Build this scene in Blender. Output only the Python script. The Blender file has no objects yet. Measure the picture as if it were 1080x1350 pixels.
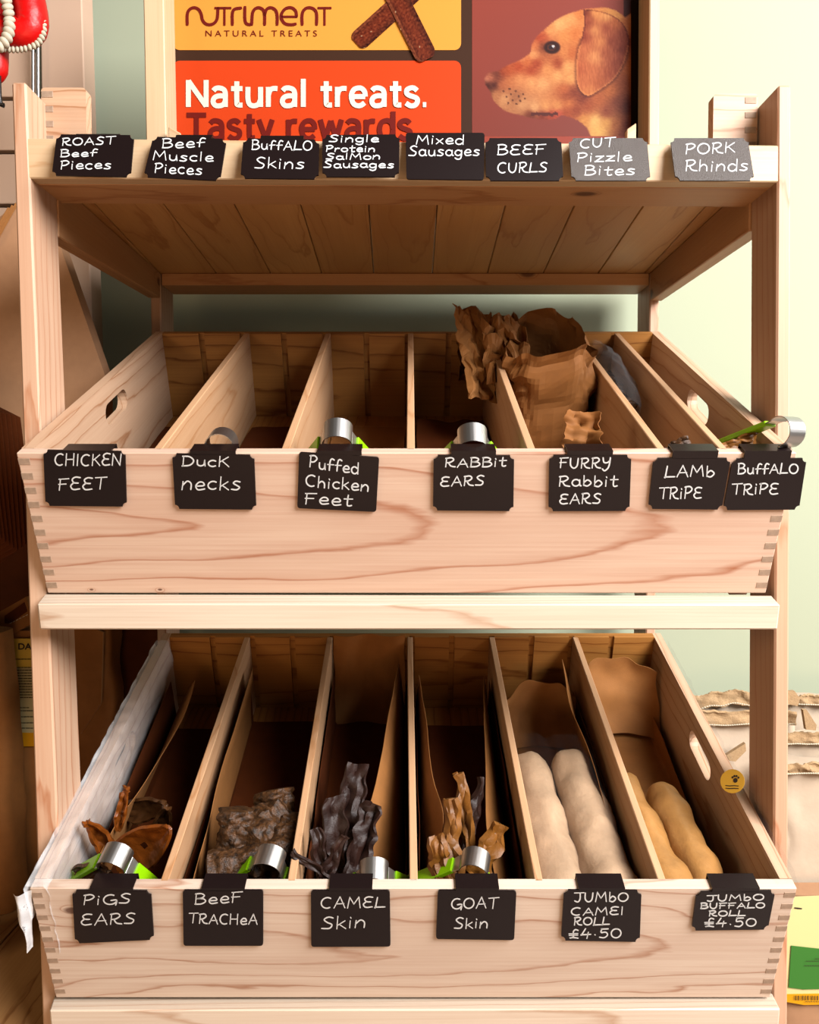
import bpy, bmesh, math, random
from math import sin, cos, tan, atan, radians, pi, sqrt, exp
from mathutils import Vector, Matrix, noise

random.seed(7)
SC = bpy.context.scene
COL = SC.collection

# ------------------------------------------------------------------ camera
F = 1083.0
CZ = 0.85
PITCH = radians(2.17)
cam_data = bpy.data.cameras.new('camera')
cam_data.sensor_fit = 'HORIZONTAL'
cam_data.sensor_width = 36.0
cam_data.lens = 36.0 * F / 1080.0
cam_data.clip_start = 0.02
cam = bpy.data.objects.new('camera', cam_data)
COL.objects.link(cam)
cam.location = (0, 0, CZ)
cam.rotation_euler = (radians(90) - PITCH, 0, 0)
SC.camera = cam

# ------------------------------------------------------------------ light
world = bpy.data.worlds.new('world')
SC.world = world
world.use_nodes = True
wn = world.node_tree.nodes
wn['Background'].inputs[0].default_value = (1.0, 0.80, 0.60, 1)
wn['Background'].inputs[1].default_value = 0.02


def area(name, loc, target, sx, sy, power, color):
    ld = bpy.data.lights.new(name, 'AREA')
    ld.shape = 'RECTANGLE'
    ld.size, ld.size_y, ld.energy, ld.color = sx, sy, power, color
    o = bpy.data.objects.new(name, ld)
    COL.objects.link(o)
    o.location = loc
    d = Vector(target) - Vector(loc)
    o.rotation_euler = d.to_track_quat('-Z', 'Y').to_euler()
    return o


area('shop_window_light', (1.50, -0.60, 2.10), (0.0, 1.0, 0.65), 1.5, 1.3, 98, (1.0, 0.975, 0.96))
area('underside_fill_light', (0.1, -0.75, 0.12), (0.0, 1.15, 1.15), 1.3, 0.6, 7.5, (1.0, 0.60, 0.31))  # unseen warm fill added low in front to brighten the shelf underside
area('left_lamp_light', (-1.75, -0.55, 1.35), (-0.6, 1.2, 0.5), 0.6, 0.6, 5, (1.0, 0.78, 0.52))
area('side_window_light', (2.35, 1.05, 1.60), (0.6, 1.3, 0.75), 0.8, 1.1, 17, (1.0, 0.98, 0.96))
SC.view_settings.view_transform = 'Standard'
SC.view_settings.look = 'None'
SC.view_settings.gamma = 1.0
SC.view_settings.use_curve_mapping = False
SC.view_settings.exposure = 1.50
SC.cycles.max_bounces = 8
SC.cycles.transparent_max_bounces = 16

# ------------------------------------------------------------------ sight helpers
CAM = Vector((0, 0, CZ))


def ray(px, py):
    x = (px - 540.0) / F
    u = (675.0 - py) / F
    return Vector((x, cos(PITCH) + u * sin(PITCH), -sin(PITCH) + u * cos(PITCH)))


def P(px, py, Y):
    d = ray(px, py)
    return CAM + d * (Y / d.y)


def PX(px, py, X):
    d = ray(px, py)
    return CAM + d * (X / d.x)


def PZ(px, py, Z):
    d = ray(px, py)
    return CAM + d * ((Z - CZ) / d.z)


class Plane:
    """a real plane: point, normal (towards the viewer side)"""
    def __init__(self, p, n):
        self.p, self.n = Vector(p), Vector(n).normalized()

    def hit(self, px, py, off=0.0):
        d = ray(px, py)
        t = (self.p + self.n * off - CAM).dot(self.n) / d.dot(self.n)
        return CAM + d * t


# ------------------------------------------------------------------ materials
def nt_new(name):
    m = bpy.data.materials.new(name)
    m.use_nodes = True
    nt = m.node_tree
    return m, nt, nt.nodes['Principled BSDF']


def M(nt, op, a, b=None, c=None, clamp=False):
    n = nt.nodes.new('ShaderNodeMath')
    n.operation = op
    n.use_clamp = clamp
    for i, v in enumerate((a, b, c)):
        if v is None:
            continue
        if isinstance(v, (int, float)):
            n.inputs[i].default_value = v
        else:
            nt.links.new(v, n.inputs[i])
    return n.outputs[0]


def srgb(r, g, b):
    def f(c):
        c /= 255.0
        return c / 12.92 if c <= 0.04045 else ((c + 0.055) / 1.055) ** 2.4
    return (f(r), f(g), f(b), 1)


def mixc(nt, fac, a, b):
    n = nt.nodes.new('ShaderNodeMix')
    n.data_type = 'RGBA'
    for sock, v in ((n.inputs[0], fac), (n.inputs[6], a), (n.inputs[7], b)):
        if isinstance(v, (int, float, tuple)):
            sock.default_value = v
        else:
            nt.links.new(v, sock)
    return n.outputs[2]


def noise_tex(nt, vec, scale, detail=3, rough=0.5):
    n = nt.nodes.new('ShaderNodeTexNoise')
    n.inputs['Scale'].default_value = scale
    n.inputs['Detail'].default_value = detail
    n.inputs['Roughness'].default_value = rough
    if vec is not None:
        nt.links.new(vec, n.inputs['Vector'])
    return n.outputs['Fac']


ALB = 0.46      # overall reflectance of the shop's matt surfaces; the exposure above goes with it
SAT = 1.18


def al(c, k=None, sat=None):
    k = ALB if k is None else k
    SAT_ = SAT if sat is None else sat
    g = (c[0] + c[1] + c[2]) / 3
    return tuple(max(0.0, (g + (q - g) * SAT_) * k) for q in c[:3]) + (1,)


def wood(name, light, dark, freq=70, tilt=0.05, off=0.06, line=0.75, knots=(), rough=0.5, rnd=0.12, wob=0.012, tone=0.35):
    m, nt, bs = nt_new(name)
    light, dark = al(light), al(dark)
    N, L = nt.nodes, nt.links
    tc = N.new('ShaderNodeTexCoord')
    oi = N.new('ShaderNodeObjectInfo')
    r = oi.outputs['Random']
    sx = N.new('ShaderNodeSeparateXYZ')
    L.new(tc.outputs['Object'], sx.inputs[0])
    x, y, z = sx.outputs
    # per-board shift of the noise space
    cv = N.new('ShaderNodeCombineXYZ')
    L.new(M(nt, 'MULTIPLY_ADD', r, 7.3, M(nt, 'MULTIPLY', x, 1.0)), cv.inputs[0])
    L.new(M(nt, 'MULTIPLY_ADD', r, 3.1, M(nt, 'MULTIPLY', y, 5.0)), cv.inputs[1])
    L.new(M(nt, 'MULTIPLY', z, 5.0), cv.inputs[2])
    n1 = noise_tex(nt, cv.outputs[0], 3.2, 2)
    n2 = noise_tex(nt, cv.outputs[0], 9.0, 3)
    yy = M(nt, 'ADD', M(nt, 'MULTIPLY_ADD', M(nt, 'SUBTRACT', n1, 0.5), wob * 4, y),
           M(nt, 'MULTIPLY_ADD', M(nt, 'SUBTRACT', r, 0.5), rnd * 0.5, 0.0))
    c = M(nt, 'MULTIPLY_ADD', x, tilt, M(nt, 'ADD', z, off))
    c = M(nt, 'MULTIPLY_ADD', M(nt, 'SUBTRACT', r, 0.5), rnd, c)
    d = M(nt, 'SQRT', M(nt, 'ADD', M(nt, 'MULTIPLY', yy, yy), M(nt, 'MULTIPLY', c, c)))
    d = M(nt, 'MULTIPLY_ADD', M(nt, 'SUBTRACT', n2, 0.5), wob, d)
    val = M(nt, 'MULTIPLY', d, freq)
    kn = None
    for (kx, ky, kr) in knots:
        dx = M(nt, 'MULTIPLY', M(nt, 'SUBTRACT', x, kx), 0.55 / kr)
        dy = M(nt, 'MULTIPLY', M(nt, 'SUBTRACT', y, ky), 1.0 / kr)
        q = M(nt, 'SQRT', M(nt, 'ADD', M(nt, 'MULTIPLY', dx, dx), M(nt, 'MULTIPLY', dy, dy)))
        k = M(nt, 'SUBTRACT', 1.0, q, clamp=True)
        kk = M(nt, 'MULTIPLY', k, 2.2, clamp=True)
        g = M(nt, 'DIVIDE', 1.6, M(nt, 'MULTIPLY_ADD', q, q, 1.0))
        val = M(nt, 'ADD', val, g)
        kn = kk if kn is None else M(nt, 'MAXIMUM', kn, kk)
    fr = M(nt, 'FRACT', val)
    ramp = N.new('ShaderNodeValToRGB')
    e = ramp.color_ramp.elements
    e[0].position, e[0].color = 0.0, (0.12, 0.12, 0.12, 1)
    e[1].position, e[1].color = 1.0, (0.1, 0.1, 0.1, 1)
    a = e.new(0.45); a.color = (0.0, 0.0, 0.0, 1)
    a = e.new(0.84); a.color = (0.22, 0.22, 0.22, 1)
    a = e.new(0.94); a.color = (1, 1, 1, 1)
    L.new(fr, ramp.inputs[0])
    cf = N.new('ShaderNodeCombineXYZ')
    L.new(M(nt, 'MULTIPLY', x, 6.0), cf.inputs[0])
    L.new(M(nt, 'MULTIPLY', y, 380.0), cf.inputs[1])
    L.new(M(nt, 'MULTIPLY', z, 380.0), cf.inputs[2])
    fib = noise_tex(nt, cf.outputs[0], 1.0, 2)
    strength = M(nt, 'MULTIPLY', ramp.outputs[0], line)
    fac = M(nt, 'ADD', strength, M(nt, 'MULTIPLY', M(nt, 'SUBTRACT', fib, 0.42), 0.55), clamp=True)
    base = mixc(nt, fac, light, dark)
    # slow heartwood patches
    patch = M(nt, 'MULTIPLY', M(nt, 'SUBTRACT', n1, 0.42), tone * 2.6, clamp=True)
    base = mixc(nt, patch, base, mixc(nt, 0.45, light, dark))
    # board to board tone
    tn = M(nt, 'MULTIPLY_ADD', M(nt, 'FRACT', M(nt, 'MULTIPLY', r, 17.0)), 0.22, 0.0)
    base = mixc(nt, M(nt, 'MULTIPLY', tn, tone * 2), base, dark)
    if kn is not None:
        base = mixc(nt, M(nt, 'MULTIPLY', kn, 0.85), base, (dark[0] * 0.25, dark[1] * 0.16, dark[2] * 0.14, 1))
    L.new(base, bs.inputs['Base Color'])
    bs.inputs['Roughness'].default_value = rough
    bs.inputs['Specular IOR Level'].default_value = 0.3
    bp = N.new('ShaderNodeBump')
    bp.inputs['Strength'].default_value = 0.12
    bp.inputs['Distance'].default_value = 0.001
    L.new(M(nt, 'ADD', fib, strength), bp.inputs['Height'])
    L.new(bp.outputs[0], bs.inputs['Normal'])
    return m


def plain(name, col, rough=0.5, metal=0.0, spec=0.5, nscale=0, namp=0.0, bump=0.0, bscale=200, trans=0.0, alpha=1.0, sheen=0.0):
    m, nt, bs = nt_new(name)
    N, L = nt.nodes, nt.links
    if not metal:
        col = al(col, None, 1.0 if name.startswith('print') else None)
        spec *= 0.6
    bs.inputs['Base Color'].default_value = col
    bs.inputs['Roughness'].default_value = rough
    bs.inputs['Metallic'].default_value = metal
    bs.inputs['Specular IOR Level'].default_value = spec
    tc = N.new('ShaderNodeTexCoord')
    if nscale:
        f = noise_tex(nt, tc.outputs['Object'], nscale, 4, 0.6)
        f = M(nt, 'MULTIPLY', M(nt, 'SUBTRACT', f, 0.35), 2.2, clamp=True)
        dk = (col[0] * (1 - namp), col[1] * (1 - namp), col[2] * (1 - namp), 1)
        L.new(mixc(nt, f, dk, col), bs.inputs['Base Color'])
    if bump:
        f = noise_tex(nt, tc.outputs['Object'], bscale, 4, 0.6)
        bp = N.new('ShaderNodeBump')
        bp.inputs['Strength'].default_value = bump
        bp.inputs['Distance'].default_value = 0.002
        L.new(f, bp.inputs['Height'])
        L.new(bp.outputs[0], bs.inputs['Normal'])
    return m


def plastic_film(name, clear=0.8, tint=(0.95, 0.97, 1.0, 1), dif=.85, fr=.30):
    m, nt, bs = nt_new(name)
    N, L = nt.nodes, nt.links
    bs.inputs['Base Color'].default_value = al(tint, dif, 1)
    bs.inputs['Roughness'].default_value = 0.16
    bs.inputs['Specular IOR Level'].default_value = 0.6
    tr = N.new('ShaderNodeBsdfTransparent')
    mx = N.new('ShaderNodeMixShader')
    tc = N.new('ShaderNodeTexCoord')
    f = noise_tex(nt, tc.outputs['Object'], 45, 4, 0.65)
    bp = N.new('ShaderNodeBump')
    bp.inputs['Strength'].default_value = 0.5
    bp.inputs['Distance'].default_value = 0.003
    L.new(f, bp.inputs['Height'])
    L.new(bp.outputs[0], bs.inputs['Normal'])
    lw = N.new('ShaderNodeLayerWeight')
    lw.inputs['Blend'].default_value = 0.35
    L.new(bp.outputs[0], lw.inputs['Normal'])
    fac = M(nt, 'MULTIPLY_ADD', lw.outputs['Fresnel'], fr, 1 - clear, clamp=True)
    L.new(fac, mx.inputs[0])
    L.new(tr.outputs[0], mx.inputs[1])
    L.new(bs.outputs[0], mx.inputs[2])
    L.new(mx.outputs[0], N['Material Output'].inputs[0])
    return m


def vcol_mat(name, rough=0.45):
    m, nt, bs = nt_new(name)
    a = nt.nodes.new('ShaderNodeVertexColor')
    a.layer_name = 'print'
    nt.links.new(mixc(nt, 1 - ALB * 0.70, a.outputs[0], (0, 0, 0, 1)), bs.inputs['Base Color'])
    bs.inputs['Roughness'].default_value = rough
    bs.inputs['Specular IOR Level'].default_value = 0.08
    return m


W_PALE = (0.80, 0.60, 0.40, 1)
W_LINE = (0.46, 0.22, 0.10, 1)
mat = {}
mat['post'] = wood('pine_post', (0.80, 0.57, 0.42, 1), (0.50, 0.22, 0.12, 1), 75, 0.035, 0.03, 0.8, tone=0.8)
mat['rim'] = wood('pine_rim', (0.82, 0.62, 0.42, 1), (0.56, 0.31, 0.15, 1), 90, 0.02, 0.12, 0.5)
mat['rail'] = wood('pine_rail', (0.88, 0.76, 0.63, 1), (0.50, 0.31, 0.20, 1), 110, 0.02, 0.16, 0.7, rnd=0.05, wob=0.005)
mat['shelf'] = wood('pine_shelf_shade_tint', (0.84, 0.50, 0.24, 1), (0.46, 0.20, 0.08, 1), 80, 0.03, 0.05, 0.7, tone=1.0)  # extra saturation puts the warm shade below the shelf into the wood colour
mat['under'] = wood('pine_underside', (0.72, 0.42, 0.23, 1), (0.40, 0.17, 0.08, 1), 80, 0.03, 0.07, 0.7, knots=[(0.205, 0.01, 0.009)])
mat['front_up'] = wood('pine_front_board_cathedral', (0.85, 0.64, 0.51, 1), (0.46, 0.20, 0.12, 1), 40, 0.10, 0.04, 0.8, rnd=0.0, wob=0.010, tone=0.5,
                       knots=[(-0.345, -0.078, 0.0016), (-0.27, -0.078, 0.0018)])
mat['front_low'] = wood('pine_front_board_flat_grain', (0.90, 0.75, 0.63, 1), (0.48, 0.27, 0.18, 1), 50, 0.06, 0.035, 0.85, rnd=0.0, wob=0.016, tone=0.5,
                        knots=[(0.325, 0.045, 0.008), (-0.355, 0.05, 0.006)])
mat['side'] = wood('pine_side_board', (0.80, 0.56, 0.40, 1), (0.44, 0.21, 0.11, 1), 105, 0.02, 0.10, 0.9, rnd=0.06, wob=0.008)
mat['divider'] = wood('pine_divider', (0.76, 0.49, 0.31, 1), (0.46, 0.21, 0.09, 1), 60, 0.03, 0.05, 0.6)
mat['back'] = wood('pine_back_board_shade_tint', (0.52, 0.25, 0.09, 1), (0.20, 0.065, 0.018, 1), 100, 0.015, 0.10, 0.9, wob=0.008)  # darker orange-brown; the shade inside the bins is put into this colour
mat['endgrain'] = plain('end_grain', (0.60, 0.44, 0.33, 1), 0.7, nscale=150, namp=0.35)
mat['bench'] = wood('bench_wood', (0.80, 0.46, 0.22, 1), (0.32, 0.13, 0.05, 1), 90, 0.03, 0.10, 0.85)
mat['black'] = plain('black_sign', (0.012, 0.007, 0.007, 1), 0.30, spec=0.42, bump=0.05, bscale=900)
mat['blackgrain'] = plain('black_sign_grained_glare', (0.05, 0.034, 0.026, 1), 0.42, spec=0.75, bump=0.45, bscale=1300)  # grained; the lifted warm base paints in part of the right-end glare
mat['chalk'] = plain('white_chalk_ink', (0.85, 0.87, 0.88, 1), 0.8)
mat['steel'] = plain('brushed_steel', (0.42, 0.41, 0.40, 1), 0.34, metal=1.0)
mat['green'] = plain('lime_green_silicone', (0.33, 0.68, 0.03, 1), 0.35)
mat['kraft'] = plain('kraft_paper', (0.44, 0.205, 0.085, 1), 0.75, nscale=60, namp=0.15, bump=0.1, bscale=500, spec=0.25)
mat['kraftmid'] = plain('kraft_paper_shade_brown', (0.32, 0.135, 0.05, 1), 0.75, nscale=60, namp=0.2, spec=0.3)  # darker copy of the kraft, with the bag's shade in its colour
mat['kraftdark'] = plain('kraft_paper_shade_dark', (0.13, 0.035, 0.012, 1), 0.8, nscale=60, namp=0.2, spec=0.2)  # near-black red; shade deep in the bins is put into the paper colour
mat['kraftpink'] = plain('kraft_card', (0.58, 0.34, 0.21, 1), 0.8, nscale=80, namp=0.1, spec=0.2)
mat['kraftpale'] = plain('pale_paper_sack', (0.78, 0.64, 0.50, 1), 0.8, nscale=25, namp=0.12, bump=0.5, bscale=30, spec=0.2)
mat['kraftband'] = plain('sack_band', (0.62, 0.43, 0.26, 1), 0.85, nscale=200, namp=0.25, bump=0.5, bscale=500, spec=0.2)
mat['film'] = plastic_film('clear_film', 0.82)
mat['film_thin'] = plastic_film('clear_film_thin', 0.98, dif=.15, fr=.07)
mat['film_bag'] = plastic_film('clear_film_bag', 0.93, dif=.25, fr=.35)
mat['wall'] = plain('green_wall_paint', (0.52, 0.560, 0.425, 1), 0.85, spec=0.2, bump=0.06, bscale=60)
mat['beige'] = plain('beige_panel', (0.72, 0.52, 0.40, 1), 0.6, spec=0.3)
mat['groove'] = plain('dark_groove', (0.05, 0.03, 0.02, 1), 0.8)
mat['ear'] = plain('roasted_ear', (0.36, 0.11, 0.035, 1), 0.32, nscale=40, namp=0.55, bump=0.5, bscale=120)
mat['eardark'] = plain('dark_roasted_ear', (0.12, 0.05, 0.02, 1), 0.4, nscale=60, namp=0.5, bump=0.4, bscale=150)
mat['trachea'] = plain('dried_trachea', (0.17, 0.075, 0.03, 1), 0.5, nscale=150, namp=0.9, bump=1.0, bscale=230)
mat['camel'] = plain('dark_dried_skin', (0.035, 0.010, 0.005, 1), 0.55, nscale=60, namp=0.5, bump=0.5, bscale=150)
mat['goat'] = plain('goat_skin', (0.34, 0.14, 0.04, 1), 0.5, nscale=50, namp=0.5, bump=0.5, bscale=120)
mat['roll_pale'] = plain('pale_rolled_hide', (0.80, 0.56, 0.38, 1), 0.4, nscale=30, namp=0.3, bump=0.9, bscale=45)
mat['roll_gold'] = plain('golden_rolled_hide', (0.68, 0.36, 0.15, 1), 0.36, nscale=28, namp=0.35, bump=0.9, bscale=45)
mat['red'] = plain('red_satin', (0.72, 0.012, 0.02, 1), 0.4, bump=0.5, bscale=60)
mat['cream'] = plain('cream_cord', (0.78, 0.70, 0.56, 1), 0.8)
mat['yellow'] = plain('yellow_print', (0.86, 0.62, 0.16, 1), 0.5)
mat['paleyellow'] = plain('pale_yellow_print', (0.88, 0.80, 0.42, 1), 0.5)
mat['labelcream'] = plain('cream_label', (0.70, 0.62, 0.36, 1), 0.5)
mat['orangeband'] = plain('orange_print', (0.85, 0.42, 0.04, 1), 0.5)
mat['greenlabel'] = plain('green_label', (0.06, 0.22, 0.04, 1), 0.5)
mat['ink'] = plain('dark_ink', (0.03, 0.018, 0.012, 1), 0.6)
mat['floor'] = wood('grey_floor_plank', (0.42, 0.33, 0.28, 1), (0.25, 0.18, 0.15, 1), 60, 0.02, 0.1, 0.5)
mat['pblack'] = plain('print_black', (0.012, 0.006, 0.004, 1), 0.4, spec=0.1)
mat['pbrown'] = plain('print_dark_brown', (0.055, 0.024, 0.014, 1), 0.4, spec=0.1)
mat['porange'] = plain('print_orange', (0.78, 0.33, 0.055, 1), 0.4, spec=0.1)
mat['pred'] = plain('print_red', (0.66, 0.060, 0.012, 1), 0.4, spec=0.1)
mat['pmaroon'] = plain('print_maroon', (0.30, 0.055, 0.035, 1), 0.4, spec=0.1)
mat['pwhite'] = plain('print_cream', (0.88, 0.80, 0.68, 1), 0.5, spec=0.1)
mat['pdark'] = plain('print_oxblood', (0.16, 0.012, 0.008, 1), 0.5, spec=0.1)
mat['vcol'] = vcol_mat('printed_colours')
mat['vcol_glossy'] = vcol_mat('printed_sticks')
mat['goldsticker'] = plain('gold_sticker', (0.72, 0.42, 0.10, 1), 0.4)


# ------------------------------------------------------------------ object helpers
def thing(name, loc, label, cat, group=None):
    o = bpy.data.objects.new(name, None)
    COL.objects.link(o)
    o.empty_display_size = 0.02
    o.location = loc
    o['label'] = label
    o['category'] = cat
    if group:
        o['group'] = group
    return o


def tag(o, label, cat, group=None):
    o['label'] = label
    o['category'] = cat
    if group:
        o['group'] = group
    return o


def root_of(p):
    v = Vector((0, 0, 0))
    while p is not None:
        v += Vector(p.location) if p.type == 'EMPTY' else Vector((0, 0, 0))
        p = p.parent
    return v


def link_mesh(name, me, m, parent=None, mw=None):
    o = bpy.data.objects.new(name, me)
    COL.objects.link(o)
    if m is not None and len(me.materials) == 0:
        me.materials.append(m)
    mw = mw or Matrix.Identity(4)
    if parent is not None:
        o.parent = parent
        if parent.type == 'EMPTY':
            o.matrix_basis = Matrix.Translation(-Vector(parent.location)) @ mw
        else:
            o.matrix_basis = world_of(parent).inverted() @ mw
    else:
        o.matrix_basis = mw
    return o


def world_of(o):
    m = o.matrix_basis.copy()
    p = o.parent
    while p is not None:
        m = p.matrix_basis @ m
        p = p.parent
    return m


def bm_obj(name, bm, m, parent=None, smooth=False, mw=None):
    bmesh.ops.recalc_face_normals(bm, faces=bm.faces[:])
    if smooth:
        bm.normal_update()
        for e in bm.edges:
            if len(e.link_faces) == 2 and e.calc_face_angle(0) > 0.9:
                e.smooth = False
    me = bpy.data.meshes.new(name)
    bm.to_mesh(me)
    bm.free()
    if smooth:
        me.polygons.foreach_set('use_smooth', [True] * len(me.polygons))
    return link_mesh(name, me, m, parent, mw)


def frame(origin, xa, za):
    xa = Vector(xa).normalized()
    za = Vector(za)
    za = (za - xa * za.dot(xa)).normalized()
    ya = za.cross(xa)
    mw = Matrix((xa, ya, za)).transposed().to_4x4()
    mw.translation = origin
    return mw


def hexa(name, c8, m, parent=None, xa=None, za=(0, -1, 0), bevel=0.0012):
    """c8: 4 corners of one face then the 4 opposite ones, same order"""
    c8 = [Vector(c) for c in c8]
    o = sum(c8, Vector()) / 8
    if xa is None:
        xa = c8[1] - c8[0]
    mw = frame(o, xa, za)
    inv = mw.inverted()
    bm = bmesh.new()
    v = [bm.verts.new(inv @ c) for c in c8]
    for f in ((0, 1, 2, 3), (7, 6, 5, 4), (0, 4, 5, 1), (1, 5, 6, 2), (2, 6, 7, 3), (3, 7, 4, 0)):
        bm.faces.new([v[i] for i in f])
    bmesh.ops.recalc_face_normals(bm, faces=bm.faces[:])
    if bevel:
        bmesh.ops.bevel(bm, geom=bm.edges[:], offset=bevel, segments=1, affect='EDGES', clamp_overlap=True)
    return bm_obj(name, bm, m, parent, mw=mw)


def shape(name, loops, place, depth, m, parent=None, mw=None, bevel=0):
    """extrude a 2-D outline with holes: place(x, y, z) -> point, z 0..depth"""
    bm = bmesh.new()
    edges = []
    for lp in loops:
        vs = [bm.verts.new((p[0], p[1], 0)) for p in lp]
        for i in range(len(vs)):
            edges.append(bm.edges.new((vs[i], vs[(i + 1) % len(vs)])))
    bmesh.ops.triangle_fill(bm, use_beauty=True, use_dissolve=False, edges=edges)
    if depth:
        r = bmesh.ops.extrude_face_region(bm, geom=bm.faces[:])
        for g in r['geom']:
            if isinstance(g, bmesh.types.BMVert):
                g.co.z = depth
    inv = mw.inverted() if mw else None
    for v in bm.verts:
        q = Vector(place(v.co.x, v.co.y, v.co.z))
        v.co = inv @ q if inv else q
    return bm_obj(name, bm, m, parent, mw=mw)


def grid(name, fn, nu, nv, m, parent=None, smooth=True, thick=0.0, closed_u=False, cap=False, cols=None):
    bm = bmesh.new()
    V = []
    for j in range(nv + 1):
        V.append([bm.verts.new(fn(i / nu, j / nv)) for i in range(nu if closed_u else nu + 1)])
    n = nu
    for j in range(nv):
        for i in range(n):
            i2 = (i + 1) % nu if closed_u else i + 1
            bm.faces.new((V[j][i], V[j][i2], V[j + 1][i2], V[j + 1][i]))
    if cap:
        bm.faces.new(V[0])
        bm.faces.new(V[-1])
    if thick:
        bmesh.ops.recalc_face_normals(bm, faces=bm.faces[:])
        bm.normal_update()
        vs = bm.verts[:]
        fs = bm.faces[:]
        be = [e for e in bm.edges if len(e.link_faces) == 1]
        tw = {v: bm.verts.new(v.co - v.normal * thick) for v in vs}
        for f in fs:
            bm.faces.new([tw[v] for v in reversed(f.verts)])
        for e in be:
            p, q = e.verts
            bm.faces.new((p, q, tw[q], tw[p]))
    return bm_obj(name, bm, m, parent, smooth)


def tube(name, pts, rad, m, parent=None, seg=12, smooth=True, flat=1.0, bump=None):
    """swept tube; rad a number or list; flat squashes one axis"""
    pts = [Vector(p) for p in pts]
    bm = bmesh.new()
    rings = []
    up = Vector((0.13, 0.2, 1)).normalized()
    n = len(pts)
    for i, p in enumerate(pts):
        t = (pts[min(i + 1, n - 1)] - pts[max(i - 1, 0)]).normalized()
        a = t.cross(up)
        if a.length < 0.1:
            a = t.cross(Vector((1, 0, 0)))
        a.normalize()
        b = t.cross(a).normalized()
        r = rad[i] if isinstance(rad, (list, tuple)) else rad
        ring = []
        for k in range(seg):
            q = 2 * pi * k / seg
            rr = r * (bump(i, q) if bump else 1)
            ring.append(bm.verts.new(p + a * (cos(q) * rr) + b * (sin(q) * rr * flat)))
        rings.append(ring)
    for i in range(n - 1):
        for k in range(seg):
            k2 = (k + 1) % seg
            bm.faces.new((rings[i][k], rings[i][k2], rings[i + 1][k2], rings[i + 1][k]))
    bm.faces.new(rings[0])
    bm.faces.new(rings[-1])
    return bm_obj(name, bm, m, parent, smooth)


def crom(pts, n=6, closed=False):
    out = []
    N = len(pts)
    if N < 3:
        return [tuple(p) for p in pts]
    dim = len(pts[0])
    for i in range(N - 1):
        p0 = pts[max(i - 1, 0)]; p1 = pts[i]; p2 = pts[i + 1]; p3 = pts[min(i + 2, N - 1)]
        for k in range(n):
            t = k / n
            out.append(tuple(0.5 * ((2 * p1[d]) + (-p0[d] + p2[d]) * t + (2 * p0[d] - 5 * p1[d] + 4 * p2[d] - p3[d]) * t * t
                                    + (-p0[d] + 3 * p1[d] - 3 * p2[d] + p3[d]) * t ** 3) for d in range(dim)))
    out.append(tuple(pts[-1]))
    return out


def ribbon_into(bm, pts2, hw, to3):
    """flat pen stroke through 2-D points; to3 maps to space"""
    n = len(pts2)
    if n < 2:
        return
    L, R = [], []
    for i in range(n):
        a = pts2[max(i - 1, 0)]; b = pts2[min(i + 1, n - 1)]
        dx, dy = b[0] - a[0], b[1] - a[1]
        l = sqrt(dx * dx + dy * dy) or 1e-6
        dx, dy = dx / l, dy / l
        x, y = pts2[i]
        if i == 0:
            x -= dx * hw * 0.6; y -= dy * hw * 0.6
        if i == n - 1:
            x += dx * hw * 0.6; y += dy * hw * 0.6
        w = hw * (0.75 if i in (0, n - 1) else 1.0)
        L.append(bm.verts.new(to3(x - dy * w, y + dx * w)))
        R.append(bm.verts.new(to3(x + dy * w, y - dx * w)))
    for i in range(n - 1):
        try:
            bm.faces.new((L[i], L[i + 1], R[i + 1], R[i]))
        except ValueError:
            pass


# ------------------------------------------------------------------ handwriting (own pen strokes)
def arc(cx, cy, rx, ry, a0, a1, n=9):
    return [(cx + rx * cos(radians(a0 + (a1 - a0) * i / n)), cy + ry * sin(radians(a0 + (a1 - a0) * i / n))) for i in range(n + 1)]


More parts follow.
